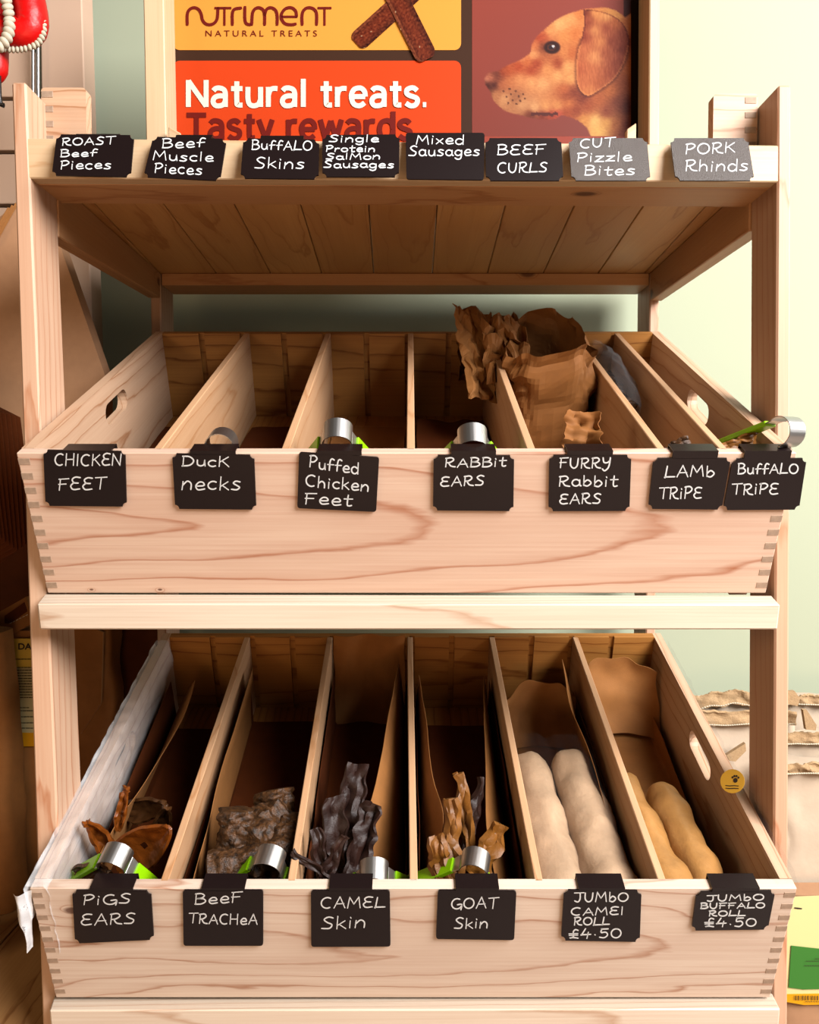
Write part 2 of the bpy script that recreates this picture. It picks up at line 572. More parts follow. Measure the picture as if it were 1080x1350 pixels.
G = {
    'A': (0.80, [[(0, 0), (0.38, 1)], [(0.38, 1), (0.74, 0)], [(0.12, 0.36), (0.66, 0.38)]]),
    'B': (0.72, [[(0.06, 1), (0.04, 0)], [(0, 0.98), (0.35, 1.0), (0.56, 0.82), (0.42, 0.58), (0.08, 0.52)], [(0.08, 0.52), (0.5, 0.5), (0.66, 0.25), (0.42, 0.02), (0, 0)]]),
    'C': (0.78, [arc(0.42, 0.5, 0.40, 0.5, 55, 300)]),
    'D': (0.80, [[(0.08, 0.95), (0.06, 0)], [(0, 0.98), (0.45, 0.95), (0.72, 0.55), (0.5, 0.1), (0.0, 0)]]),
    'E': (0.70, [[(0.62, 0.95), (0.3, 1.0), (0.08, 0.82), (0.2, 0.56), (0.5, 0.52)], [(0.2, 0.56), (0.0, 0.3), (0.18, 0.02), (0.62, 0.06)]]),
    'F': (0.70, [[(0.10, 0.98), (0.06, 0)], [(0.0, 0.96), (0.66, 1.0)], [(0.0, 0.52), (0.5, 0.54)]]),
    'G': (0.82, [arc(0.42, 0.5, 0.40, 0.5, 60, 340), [(0.45, 0.40), (0.78, 0.42), (0.74, -0.1)]]),
    'H': (0.76, [[(0.02, 1), (0.0, 0)], [(0.62, 1), (0.62, 0)], [(0.0, 0.5), (0.62, 0.52)]]),
    'I': (0.22, [[(0.06, 1), (0.05, 0)]]),
    'J': (0.72, [[(0.0, 0.98), (0.75, 1.0)], [(0.45, 1.0), (0.46, 0.3), (0.3, 0.0), (0.04, 0.12)]]),
    'K': (0.70, [[(0.05, 1), (0.03, 0)], [(0.58, 0.95), (0.06, 0.45)], [(0.2, 0.56), (0.64, 0)]]),
    'L': (0.68, [[(0.12, 1), (0.02, 0.03), (0.02, 0.03), (0.66, 0.04)]]),
    'M': (0.95, [[(0.0, 0), (0.12, 1)], [(0.12, 1), (0.42, 0.35)], [(0.42, 0.35), (0.74, 1)], [(0.74, 1), (0.86, 0)]]),
    'N': (0.80, [[(0.0, 0), (0.04, 1)], [(0.04, 1), (0.62, 0)], [(0.62, 0), (0.68, 1)]]),
    'O': (0.84, [arc(0.39, 0.5, 0.38, 0.48, 80, 445, 14)]),
    'P': (0.66, [[(0.10, 1), (0.04, 0)], [(0.0, 0.94), (0.4, 1.0), (0.6, 0.76), (0.36, 0.48), (0.08, 0.44)]]),
    'R': (0.74, [[(0.08, 1), (0.04, 0)], [(0.0, 0.94), (0.42, 1.0), (0.58, 0.76), (0.34, 0.5), (0.08, 0.46)], [(0.22, 0.47), (0.40, 0.1), (0.72, 0.0)]]),
    'S': (0.70, [[(0.62, 0.9), (0.36, 1.0), (0.12, 0.80), (0.3, 0.55), (0.56, 0.35), (0.44, 0.05), (0.0, 0.06)]]),
    'T': (0.76, [[(0.0, 0.96), (0.78, 1.0)], [(0.4, 0.98), (0.34, 0)]]),
    'U': (0.74, [[(0.02, 1), (0.04, 0.3), (0.3, 0.0), (0.56, 0.25), (0.62, 1)]]),
    'Y': (0.70, [[(0.02, 1), (0.1, 0.55), (0.36, 0.5), (0.56, 0.7)], [(0.6, 1), (0.5, 0.1), (0.2, -0.3), (0.0, -0.12)]]),
    'a': (0.62, [arc(0.26, 0.3, 0.25, 0.3, 40, 330), [(0.5, 0.58), (0.52, 0.1), (0.62, 0.02)]]),
    'b': (0.60, [[(0.04, 1), (0.04, 0.03)], [(0.04, 0.3), (0.28, 0.58), (0.52, 0.3), (0.3, 0.0), (0.04, 0.08)]]),
    'c': (0.56, [arc(0.3, 0.3, 0.28, 0.3, 50, 310)]),
    'd': (0.62, [arc(0.26, 0.3, 0.25, 0.3, 40, 330), [(0.54, 1.0), (0.54, 0.0)]]),
    'e': (0.60, [[(0.06, 0.3), (0.5, 0.34), (0.42, 0.58), (0.2, 0.58), (0.04, 0.3), (0.18, 0.02), (0.56, 0.08)]]),
    'f': (0.52, [[(0.54, 0.92), (0.34, 1.0), (0.2, 0.75), (0.16, 0.0)], [(0.0, 0.48), (0.5, 0.52)]]),
    'g': (0.62, [arc(0.26, 0.3, 0.25, 0.28, 40, 330), [(0.52, 0.56), (0.5, -0.2), (0.26, -0.38), (0.02, -0.24)]]),
    'h': (0.60, [[(0.04, 1), (0.02, 0)], [(0.03, 0.35), (0.26, 0.58), (0.46, 0.4), (0.48, 0.0)]]),
    'i': (0.24, [[(0.07, 0.58), (0.06, 0)], [(0.08, 0.88), (0.11, 0.80)]]),
    'k': (0.56, [[(0.05, 1), (0.03, 0)], [(0.46, 0.62), (0.06, 0.28)], [(0.16, 0.34), (0.52, 0)]]),
    'l': (0.24, [[(0.08, 1), (0.06, 0)]]),
    'm': (0.90, [[(0.02, 0.58), (0.0, 0)], [(0.01, 0.35), (0.2, 0.58), (0.36, 0.4), (0.36, 0)], [(0.36, 0.35), (0.58, 0.58), (0.76, 0.4), (0.78, 0)]]),
    'n': (0.62, [[(0.04, 0.58), (0.0, 0)], [(0.02, 0.3), (0.28, 0.6), (0.5, 0.42), (0.5, 0.0)]]),
    'o': (0.64, [arc(0.3, 0.3, 0.28, 0.3, 80, 445, 12)]),
    'p': (0.60, [[(0.06, 0.6), (0.02, -0.35)], [(0.06, 0.4), (0.3, 0.62), (0.52, 0.34), (0.3, 0.05), (0.04, 0.12)]]),
    'r': (0.46, [[(0.04, 0.58), (0.02, 0)], [(0.03, 0.3), (0.2, 0.56), (0.42, 0.54)]]),
    's': (0.56, [[(0.48, 0.54), (0.24, 0.6), (0.1, 0.46), (0.3, 0.3), (0.46, 0.16), (0.3, 0.0), (0.0, 0.04)]]),
    't': (0.52, [[(0.24, 0.95), (0.2, 0.15), (0.3, 0.0), (0.46, 0.06)], [(0.0, 0.6), (0.5, 0.62)]]),
    'u': (0.60, [[(0.04, 0.58), (0.06, 0.15), (0.26, 0.0), (0.46, 0.15), (0.5, 0.58)], [(0.5, 0.58), (0.54, 0.0)]]),
    'x': (0.54, [[(0.0, 0.58), (0.48, 0)], [(0.46, 0.6), (0.0, 0.0)]]),
    'z': (0.56, [[(0.02, 0.56), (0.46, 0.58), (0.46, 0.58), (0.02, 0.02), (0.02, 0.02), (0.52, 0.02)]]),
    '4': (0.74, [[(0.3, 1), (0.04, 0.35), (0.04, 0.35), (0.68, 0.38)], [(0.5, 0.62), (0.42, -0.05)]]),
    '5': (0.70, [[(0.62, 1.0), (0.16, 0.98), (0.16, 0.98), (0.12, 0.6), (0.45, 0.62), (0.58, 0.3), (0.36, 0.0), (0.02, 0.06)]]),
    '0': (0.78, [arc(0.36, 0.5, 0.34, 0.48, 80, 445, 14)]),
    '.': (0.30, [[(0.10, 0.34), (0.14, 0.30)]]),
    '-': (0.5, [[(0.0, 0.4), (0.4, 0.4)]]),
    '£': (0.74, [[(0.64, 0.9), (0.44, 1.0), (0.3, 0.75), (0.32, 0.2), (0.06, 0.02), (0.3, 0.08), (0.66, 0.0)], [(0.0, 0.52), (0.62, 0.54)], [(0.02, 0.34), (0.62, 0.36)]]),
    ' ': (0.4, []),
}


def handwriting(name, lines, to3, m, parent, hw=0.85, gl=G):
    """lines: (text, x0, x1, baseline left, baseline right, cap height), in the sign's own sight units"""
    bm = bmesh.new()
    rng = random.Random(hash(lines[0][0]) % 1000 if False else len(lines[0][0]) * 7 + int(lines[0][1]))
    for (txt, x0, x1, b0, b1, h) in lines:
        adv = [gl[c][0] + 0.12 for c in txt]
        tot = sum(adv) - 0.12
        sx = (x1 - x0) / tot
        cx = 0.0
        for c, a in zip(txt, adv):
            jy = rng.uniform(-0.04, 0.04) * h
            js = rng.uniform(0.94, 1.05)
            for st in gl[c][1]:
                pts = crom(st, 5)
                q = []
                for (gx, gy) in pts:
                    X = x0 + (cx + gx) * sx + gy * h * 0.05
                    base = b0 + (b1 - b0) * ((X - x0) / (x1 - x0))
                    q.append((X, base - gy * h * js + jy))
                ribbon_into(bm, q, hw, to3)
            cx += a
    return bm_obj(name, bm, m, parent)


PG = {
    'N': (0.80, [[(0.09, 0), (0.09, 1)], [(0.09, 0.97), (0.71, 0.03)], [(0.71, 0), (0.71, 1)]]),
    'T': (0.72, [[(0.0, 0.91), (0.72, 0.91)], [(0.36, 0.9), (0.36, 0)]]),
    'a': (0.60, [[(0.07, 0.60), (0.16, 0.69), (0.30, 0.70), (0.44, 0.64), (0.49, 0.50), (0.49, 0.30), (0.49, 0.0)],
                 [(0.49, 0.40), (0.28, 0.41), (0.12, 0.35), (0.06, 0.20), (0.14, 0.06), (0.28, 0.04), (0.42, 0.09), (0.49, 0.22)]]),
    't': (0.42, [[(0.20, 0.95), (0.20, 0.20), (0.24, 0.08), (0.40, 0.07)], [(0.0, 0.68), (0.40, 0.68)]]),
    'u': (0.62, [[(0.08, 0.74), (0.08, 0.30), (0.14, 0.10), (0.28, 0.04), (0.44, 0.10), (0.52, 0.28)], [(0.52, 0.74), (0.52, 0.0)]]),
    'r': (0.42, [[(0.08, 0.74), (0.08, 0.0)], [(0.08, 0.42), (0.13, 0.60), (0.24, 0.68), (0.40, 0.68)]]),
    'l': (0.24, [[(0.10, 1.04), (0.10, 0.0)]]),
    'e': (0.62, [[(0.08, 0.38), (0.54, 0.38)], [(0.54, 0.38), (0.52, 0.56), (0.42, 0.68), (0.30, 0.70), (0.16, 0.65), (0.07, 0.50), (0.06, 0.34), (0.12, 0.14), (0.24, 0.05), (0.38, 0.05), (0.52, 0.15)]]),
    's': (0.52, [[(0.44, 0.60), (0.34, 0.69), (0.22, 0.70), (0.09, 0.63), (0.08, 0.50), (0.18, 0.42), (0.32, 0.37), (0.44, 0.30), (0.44, 0.15), (0.34, 0.05), (0.20, 0.04), (0.05, 0.14)]]),
    '.': (0.20, [[(0.03, 0.08), (0.15, 0.08)]]),
    'y': (0.58, [[(0.03, 0.74), (0.28, 0.06)], [(0.53, 0.74), (0.25, -0.12), (0.16, -0.22), (0.04, -0.22)]]),
    'w': (0.86, [[(0.03, 0.74), (0.22, 0.03)], [(0.22, 0.03), (0.42, 0.70)], [(0.42, 0.70), (0.62, 0.03)], [(0.62, 0.03), (0.81, 0.74)]]),
    'd': (0.64, [[(0.55, 1.04), (0.55, 0.0)], [(0.55, 0.37), (0.51, 0.58), (0.40, 0.69), (0.28, 0.70), (0.14, 0.64), (0.07, 0.48), (0.06, 0.30), (0.12, 0.12), (0.25, 0.04), (0.40, 0.06), (0.51, 0.17), (0.55, 0.37)]]),
    ' ': (0.28, []),
}


def bold_line(name, txt, x0, x1, base, cap, hw, to3, m, parent, gl=PG, gap=0.09):
    adv = [gl[c][0] + gap for c in txt]
    sx = (x1 - x0) / (sum(adv) - gap)
    bm = bmesh.new()
    cx = 0.0
    k = 0
    for c, a in zip(txt, adv):
        for st in gl[c][1]:
            pts = crom(st, 5) if len(st) > 2 else st
            q = [(x0 + (cx + gx) * sx, base - gy * cap) for gx, gy in pts]
            # square ends: shorten by the cap the ribbon adds
            def sh(p, o):
                l = sqrt((p[0] - o[0]) ** 2 + (p[1] - o[1]) ** 2) or 1
                return (p[0] + (o[0] - p[0]) / l * hw * .0, p[1] + (o[1] - p[1]) / l * hw * .0)
            flat_ribbon(bm, q, hw, lambda X, Y, kk=k: to3(X, Y) - pn_up * (kk * -.00002))
            k += 1
        cx += a
    return bm_obj(name, bm, m, parent)


pn_up = Vector((0, -1, 0))


def flat_ribbon(bm, pts2, hw, to3):
    n = len(pts2)
    L, R = [], []
    for i in range(n):
        a = pts2[max(i - 1, 0)]; b = pts2[min(i + 1, n - 1)]
        dx, dy = b[0] - a[0], b[1] - a[1]
        l = sqrt(dx * dx + dy * dy) or 1e-6
        dx, dy = dx / l, dy / l
        x, y = pts2[i]
        L.append(bm.verts.new(to3(x - dy * hw, y + dx * hw)))
        R.append(bm.verts.new(to3(x + dy * hw, y - dx * hw)))
    for i in range(n - 1):
        bm.faces.new((L[i], L[i + 1], R[i + 1], R[i]))


def type_text(name, txt, box, to3, m, parent, bold=0.0, spacing=1.0):
    """typeset text fitted to box (x0, ytop, x1, ybottom)"""
    cu = bpy.data.curves.new(name, 'FONT')
    cu.body = txt
    cu.size = 1.0
    cu.offset = bold
    cu.space_character = spacing
    cu.resolution_u = 4
    tmp = bpy.data.objects.new(name, cu)
    COL.objects.link(tmp)
    dg = bpy.context.evaluated_depsgraph_get()
    me = bpy.data.meshes.new_from_object(tmp.evaluated_get(dg))
    bpy.data.objects.remove(tmp)
    bpy.data.curves.remove(cu)
    xs = [v.co.x for v in me.vertices]; ys = [v.co.y for v in me.vertices]
    x0, x1, y0, y1 = min(xs), max(xs), min(ys), max(ys)
    for v in me.vertices:
        fx = (v.co.x - x0) / (x1 - x0); fy = (v.co.y - y0) / (y1 - y0)
        v.co = to3(box[0] + (box[2] - box[0]) * fx, box[3] + (box[1] - box[3]) * fy)
    me.materials.clear()
    return link_mesh(name, me, m, parent)


def round_rect(x0, y0, x1, y1, r, n=5):
    out = []
    for (cx, cy, a) in ((x1 - r, y1 - r, 0), (x0 + r, y1 - r, 90), (x0 + r, y0 + r, 180), (x1 - r, y0 + r, 270)):
        for k in range(n + 1):
            q = radians(a + 90 * k / n)
            out.append((cx + r * cos(q), cy + r * sin(q)))
    return out


def notch_rect(x0, y0, x1, y1, r, n=4):
    """rectangle whose corners are scooped out with small steps"""
    out = []
    s = r * 0.28
    for (cx, cy, sx, sy) in ((x1, y1, -1, -1), (x0, y1, 1, -1), (x0, y0, 1, 1), (x1, y0, -1, 1)):
        pts = []
        for k in range(n + 1):
            q = radians(90 * k / n)
            pts.append((cx + sx * r * cos(q), cy + sy * r * sin(q)))
        # corner travel direction
        a = [(cx + sx * (r + s), cy)] + pts + [(cx, cy + sy * (r + s))]
        if (cx, cy) in ((x1, y1), (x0, y0)):
            a = a[::-1]
        out += a
    return out


# ------------------------------------------------------------------ the setting
def struct(o):
    o['kind'] = 'structure'
    return o


WY = 1.53
bm = bmesh.new()
for c in ((-2.2, WY, 0), (3.0, WY, 0), (3.0, WY, 2.7), (-2.2, WY, 2.7)):
    bm.verts.new(c)
for c in ((-2.2, WY + .1, 0), (3.0, WY + .1, 0), (3.0, WY + .1, 2.7), (-2.2, WY + .1, 2.7)):
    bm.verts.new(c)
bm.verts.ensure_lookup_table()
for f in ((0, 1, 2, 3), (7, 6, 5, 4), (0, 4, 5, 1), (1, 5, 6, 2), (2, 6, 7, 3), (3, 7, 4, 0)):
    bm.faces.new([bm.verts[i] for i in f])
struct(bm_obj('wall_back', bm, mat['wall']))

floor = struct(hexa('floor', [(-2.2, -2, -0.06), (3, -2, -0.06), (3, WY, -0.06), (-2.2, WY, -0.06),
                              (-2.2, -2, -0.012), (3, -2, -0.012), (3, WY, -0.012), (-2.2, WY, -0.012)],
                    mat['floor'], za=(0, 0, 1), bevel=0))
for i in range(14):
    x0 = -0.9 + i * 0.14
    hexa('floor_board', [(x0, 0.35, -0.011), (x0 + 0.137, 0.35, -0.011), (x0 + 0.137, WY - 0.002, -0.011), (x0, WY - 0.002, -0.011),
                         (x0, 0.35, 0), (x0 + 0.137, 0.35, 0), (x0 + 0.137, WY - 0.002, 0), (x0, WY - 0.002, 0)],
         mat['floor'], floor, xa=(0, 1, 0), za=(0, 0, 1), bevel=0.0015)

# ------------------------------------------------------------------ display stand
D = 0.90
stand = thing('display_stand', (0, 1.18, 0), 'tall pale pine display stand with a plank top shelf and two tiers of tilted bins', 'display stand')


def post(fx_out, fx_in, ytop, Y, depth, zbot=0.0, ztop=None):
    """a flat board post whose face is at depth Y; the two fx give the edges down the face"""
    def pt(fx, y, yy):
        p = P(fx(y), y, Y)
        return Vector((p.x, yy, p.z))
    yb = 1540
    a = pt(fx_out, ytop, Y); b = pt(fx_in, ytop, Y)
    c = pt(fx_in, yb, Y); d = pt(fx_out, yb, Y)
    # run the same lines on to the floor
    def ext(t, q):
        k = (zbot - t.z) / (q.z - t.z)
        return t + (q - t) * k
    c, d = ext(b, c), ext(a, d)
    if ztop is not None:
        a.z = b.z = ztop
    fr = [a, b, c, d]
    bk = [Vector((p.x, p.y + depth, p.z)) for p in fr]
    return hexa('post', fr + bk, mat['post'], stand, xa=(a - d), za=(0, -1, 0), bevel=0.002)


post(lambda y: 15 + .033 * (y - 108), lambda y: 34 + .043 * (y - 108), 108, D, 0.068)
post(lambda y: 1043.5 - .004 * (y - 108), lambda y: 1026 - .006 * (y - 108), 112, D, 0.068)
zplank = P(540, 237.5, D).z                  # underside of the front plank
zb = P(540, 359.5, 1.39).z                   # underside of the shelf boards
post(lambda y: 198 + .02 * (y - 380), lambda y: 211.5 + .02 * (y - 380), 380, 1.39, 0.075, ztop=zb)
post(lambda y: 869.5 - .012 * (y - 380), lambda y: 857 - .012 * (y - 380), 380, 1.39, 0.075, ztop=zb)
# rim board across the front
hexa('rim_board', [P(33, 182, D + .001), P(1030, 191.5, D + .001), P(1030, 240, D + .001), P(34.5, 235, D + .001),
                   P(33, 182, D + .001) + Vector((0, .018, 0)), P(1030, 191.5, D + .001) + Vector((0, .018, 0)),
                   P(1030, 240, D + .001) + Vector((0, .018, 0)), P(34.5, 235, D + .001) + Vector((0, .018, 0))],
     mat['rim'], stand)
# front plank lying flat behind the rim
a = P(35.5, 235, D + .001); b = P(1029, 240, D + .001)
y0, y1 = D + .0195, D + .082
hexa('front_plank', [(a.x, y0, a.z), (b.x, y0, b.z), (b.x, y1, b.z), (a.x, y1, a.z),
                     (a.x, y0, a.z + .02), (b.x, y0, b.z + .02), (b.x, y1, b.z + .02), (a.x, y1, a.z + .02)],
     mat['under'], stand, za=(0, 0, -1), bevel=0.0008)
# shelf boards
fr_px = [74, 106, 200, 298, 390, 485, 578, 672, 767, 863, 952, 995]
bk_px = [205, 213, 287, 358, 425, 493, 570, 642, 715, 787, 848, 866]
zs = max(zb, a.z + .021, b.z + .021)
for i in range(11):
    xa0 = (fr_px[i] - 540) * .98 / F; xa1 = (fr_px[i + 1] - 540) * .98 / F
    xb0 = (bk_px[i] - 540) * 1.39 / F; xb1 = (bk_px[i + 1] - 540) * 1.39 / F
    g = .0006
    def lerpx(x_a, x_b, y):
        return x_a + (x_b - x_a) * (y - .98) / (1.39 - .98)
    ya, yb_ = D + .02, 1.466
    q = [(lerpx(xa0, xb0, ya) + g, ya), (lerpx(xa1, xb1, ya) - g, ya), (lerpx(xa1, xb1, yb_) - g, yb_), (lerpx(xa0, xb0, yb_) + g, yb_)]
    hexa('shelf_board', [(x, y, zs) for x, y in q] + [(x, y, zs + .018) for x, y in q], mat['shelf'], stand, xa=(0, 1, 0), za=(0, 0, -1), bevel=0.001)
# side rails
for s, fx, bx_, fy, by in ((-1, 78, 211.5, 313, 393), (1, 987, 857, 305, 397)):
    f = P(fx, fy, .97); g = P(bx_, by, 1.39)
    th = Vector((s * .02, 0, 0))
    q = [Vector((f.x, .969, zs - .0005)), Vector((g.x, 1.389, zs - .0005)), g - Vector((0, .001, 0)), f - Vector((0, .001, 0))]
    hexa('side_rail', q + [p + th for p in q], mat['under'], stand, xa=(0, 1, 0), za=(-s, 0, 0))
# back rail lying flat under the boards
p0 = P(213, 376, 1.391); p1 = P(856, 376, 1.391)
hexa('back_rail', [(p0.x, 1.391, p0.z), (p1.x, 1.391, p0.z), (p1.x, 1.46, p0.z), (p0.x, 1.46, p0.z),
                   (p0.x, 1.391, zs - .0005), (p1.x, 1.391, zs - .0005), (p1.x, 1.46, zs - .0005), (p0.x, 1.46, zs - .0005)],
     mat['under'], stand, za=(0, -1, 0))
# little finger-jointed corner boards of the top tray
for (x0, x1, yt, s) in ((54, 113, 115.5, -1), (941, 999.5, 123.5, 1)):
    Yb = .947
    A = P(x0, yt, Yb); B = P(x1, yt, Yb)
    z0 = zs + .0185
    outer = round_rect(0, 0, B.x - A.x, A.z - z0, .004)
    cb = shape('corner_board', [outer], lambda x, y, z, A=A, z0=z0, Yb=Yb: (A.x + x, Yb + z, z0 + y), .016, mat['side'], stand,
               mw=frame(Vector(((A.x + B.x) / 2, Yb, z0)), (1, 0, 0), (0, -1, 0)))
    for k in range(4):
        zz = A.z - .004 - k * .0165
        xx = (A.x + .0005) if s < 0 else (B.x - .0145)
        hexa('finger_joint', [(xx, Yb - .0006, zz), (xx + .013, Yb - .0006, zz), (xx + .013, Yb - .0006, zz - .007), (xx, Yb - .0006, zz - .007),
                              (xx, Yb + .004, zz), (xx + .013, Yb + .004, zz), (xx + .013, Yb + .004, zz - .007), (xx, Yb + .004, zz - .007)],
             mat['endgrain'], cb, bevel=0.0003)
# the two bars that stop the bins from sliding forward
for (yb0, yb1, yf0, yf1, xb0, xb1, xf0, xf1, ylow) in ((783, 785, 796, 797, 59, 1018, 48.5, 1029, 830), (1311, 1308.5, 1332, 1330, 72, 1018, 65, 1029, 1375)):
    A = P(xf0, yf0, .868); B = P(xf1, yf1, .868)
    C = P(xf1 - 4, ylow, .872); E = P(xf0 + 4, ylow, .872)
    A2 = P(xb0, yb0, .899); B2 = P(xb1, yb1, .899)
    C2 = Vector((B2.x, .899, C.z)); E2 = Vector((A2.x, .899, E.z))
    hexa('front_rail', [A, B, C, E, A2, B2, C2, E2], mat['rail'], stand, bevel=0.0015)
# bearers the bins rest on are fixed to the inner faces of the posts further down


# ------------------------------------------------------------------ the tilted bins
class Box:
    def __init__(self, O, t, hw, s):
        self.hw = hw
        self.s = s          # overall size of the box, set from the room between the posts
        self.O = Vector(O)
        self.e = (Vector((1, 0, 0)), Vector((0, cos(t), sin(t))), Vector((0, -sin(t), cos(t))))
        self.t = t

    def __call__(self, u, v, w):
        p = self.O + self.e[0] * u + self.e[1] * v + self.e[2] * w
        return CAM + (p - CAM) * self.s

    def inv(self, p):
        q = CAM + (Vector(p) - CAM) / self.s - self.O
        return (q.dot(self.e[0]), q.dot(self.e[1]), q.dot(self.e[2]))


def block(name, B, u0, u1, v0, v1, w0, w1, m, parent, xa, za, bevel=0.001):
    c = [B(u0, v0, w0), B(u1, v0, w0), B(u1, v1, w0), B(u0, v1, w0), B(u0, v0, w1), B(u1, v0, w1), B(u1, v1, w1), B(u0, v1, w1)]
    return hexa(name, c, m, parent, xa=B.e[xa], za=B.e[abs(za) - 1] * (1 if za > 0 else -1) if isinstance(za, int) else za, bevel=bevel)


L_BOX, H_BOX, HW, T = .528, .172, .409, .0135
HIN = .14


def make_box(B, label, fmat, div_f, div_b, yf, yb, nlow):
    HW = B.hw
    root = thing('bin_box', B(0, .26, -H_BOX), label, 'storage box')
    bx = root
    block('front_board', B, -HW, HW, 0, T, -H_BOX, 0, fmat, bx, 0, -2)
    # back board with routed slots on its inner face
    prof = [(-HW + T, 0), (HW - T, 0), (HW - T, -T)]
    slots = []
    k = 0
    pitch = .0665
    xs = [(-6 + i) * pitch for i in range(13)]
    for x in reversed(xs):
        if abs(x) > HW - T - .012:
            continue
        w = .0045
        prof += [(x + w, -T), (x + w, -T + .005), (x - w, -T + .005), (x - w, -T)]
    prof += [(-HW + T, -T)]
    Lb = L_BOX
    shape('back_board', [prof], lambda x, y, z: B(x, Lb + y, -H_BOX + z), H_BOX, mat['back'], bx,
          mw=frame(B(0, Lb, -H_BOX / 2), (1, 0, 0), -B.e[1]))
    # sides with hand holes
    for s in (-1, 1):
        hole = []
        vc, wc, hl, hr = .268, -.040, .030, .0145
        for a0, cx in ((-90, vc + hl), (90, vc - hl)):
            for k in range(9):
                q = radians(a0 + 180 * k / 8)
                hole.append((cx + hr * cos(q), wc + hr * sin(q)))
        outer = [(T, -H_BOX), (Lb, -H_BOX), (Lb, 0), (T, 0)]
        u0 = s * HW
        shape('side_board', [outer, hole], lambda x, y, z, u0=u0, s=s: B(u0 - s * z, x, y), T, mat['side'], bx,
              mw=frame(B(u0 - s * T, Lb / 2, -H_BOX / 2), B.e[1], (-s, 0, 0)))
        # finger joints showing on the front corner
        for k in range(10):
            w = -.006 - k * .0168
            fj = hexa('finger_joint', [B(s * HW - s * .0004, -.0004, w), B(s * HW - s * .0128, -.0004, w), B(s * HW - s * .0128, -.0004, w - .0075), B(s * HW - s * .0004, -.0004, w - .0075),
                                       B(s * HW - s * .0004, .004, w), B(s * HW - s * .0128, .004, w), B(s * HW - s * .0128, .004, w - .0075), B(s * HW - s * .0004, .004, w - .0075)],
                      mat['endgrain'], bx, za=-B.e[1], bevel=0.0002)
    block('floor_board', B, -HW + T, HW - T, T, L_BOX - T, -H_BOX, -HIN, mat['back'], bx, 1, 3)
    dt = .0044
    for pf, pb in zip(div_f, div_b):
        uf = (pf - 540) * yf / F - B.O.x; ub = (pb - 540) * yb / F - B.O.x
        v0, v1 = T - .004, L_BOX - T + .002
        c = [B(uf - dt, v0, 0), B(uf + dt, v0, 0), B(ub + dt, v1, 0), B(ub - dt, v1, 0)]
        d = [B(uf - dt, v0, -HIN + .0002), B(uf + dt, v0, -HIN + .0002), B(ub + dt, v1, -HIN + .0002), B(ub - dt, v1, -HIN + .0002)]
        hexa('divider', c + d, mat['divider'], bx, xa=c[3] - c[0], za=(1, 0, 0), bevel=0.0008)
    return root


TU = radians(23.8)
TL = radians(20.7)
BU = Box(P(536, 597, .862), TU, .409, .963)
BL = Box(P(545, 1171, .876), TL, .417, .945)
UF = [209, 377, 541.5, 700, 871, 953]
UB = [326, 433, 541.5, 644, 757, 813]
LF = [218, 385, 545.5, 710, 872]
LB = [326, 435, 540.5, 648.5, 758.5]
box_up = make_box(BU, 'upper pale pine bin box with seven compartments on the stand below the top shelf', mat['front_up'], UF, UB, .873, 1.328, 6)
box_lo = make_box(BL, 'lower pale pine bin box with six compartments holding rolls and ears', mat['front_low'], LF, LB, .905, 1.368, 5)


for B_ in (BU, BL):
    for sg in (-1, 1):
        u0_, u1_ = sorted((sg * (B_.hw - .026), sg * (B_.hw - .004)))
        block('bearer', B_, u0_, u1_, .035, L_BOX + .02, -H_BOX - .024, -H_BOX - .0005, mat['post'], stand, 1, 3)


def divU(i, v):   # centre of divider i of the upper box at v
    a = (UF[i] - 540) * .873 / F; b = (UB[i] - 540) * 1.328 / F
    return a + (b - a) * v / L_BOX - BU.O.x


def divL(i, v):
    a = (LF[i] - 540) * .905 / F; b = (LB[i] - 540) * 1.368 / F
    return a + (b - a) * v / L_BOX - BL.O.x


def binL(i, v):
    lo = -BL.hw + T if i == 0 else divL(i - 1, v) + .0046
    hi = BL.hw - T if i == 5 else divL(i, v) - .0046
    return lo, hi


def binU(i, v):
    lo = -HW + T if i == 0 else divU(i - 1, v) + .0046
    hi = HW - T if i == 6 else divU(i, v) - .0046
    return lo, hi


# ------------------------------------------------------------------ chalkboard signs
def sign(pl, quad, tab, lines, label, group, style='notch', m='black', inkm='chalk', clip=None, hw=0.85):
    TLc, TRc, BRc, BLc = quad
    cx = sum(q[0] for q in quad) / 4; cy = sum(q[1] for q in quad) / 4
    root = thing('chalkboard_sign', pl.hit(cx, cy), label, 'sign', group)
    w = TRc[0] - TLc[0]; h = BLc[1] - TLc[1]
    if style == 'notch':
        outline = notch_rect(0, 0, w, h, 5.5)
    else:
        outline = round_rect(0, 0, w, h, 3.5)

    def place(x, y, z):
        fx, fy = x / w, y / h
        px = (TLc[0] * (1 - fx) + TRc[0] * fx) * (1 - fy) + (BLc[0] * (1 - fx) + BRc[0] * fx) * fy
        py = (TLc[1] * (1 - fx) + TRc[1] * fx) * (1 - fy) + (BLc[1] * (1 - fx) + BRc[1] * fx) * fy
        q = pl.hit(px, py)
        return q - pl.n * z
    shape('plate', [outline], place, .0016, mat[m], root)
    handwriting('lettering', lines, lambda x, y: pl.hit(x, y, .0003), mat[inkm], root, hw)
    clip(tab, root, pl, quad)
    return root


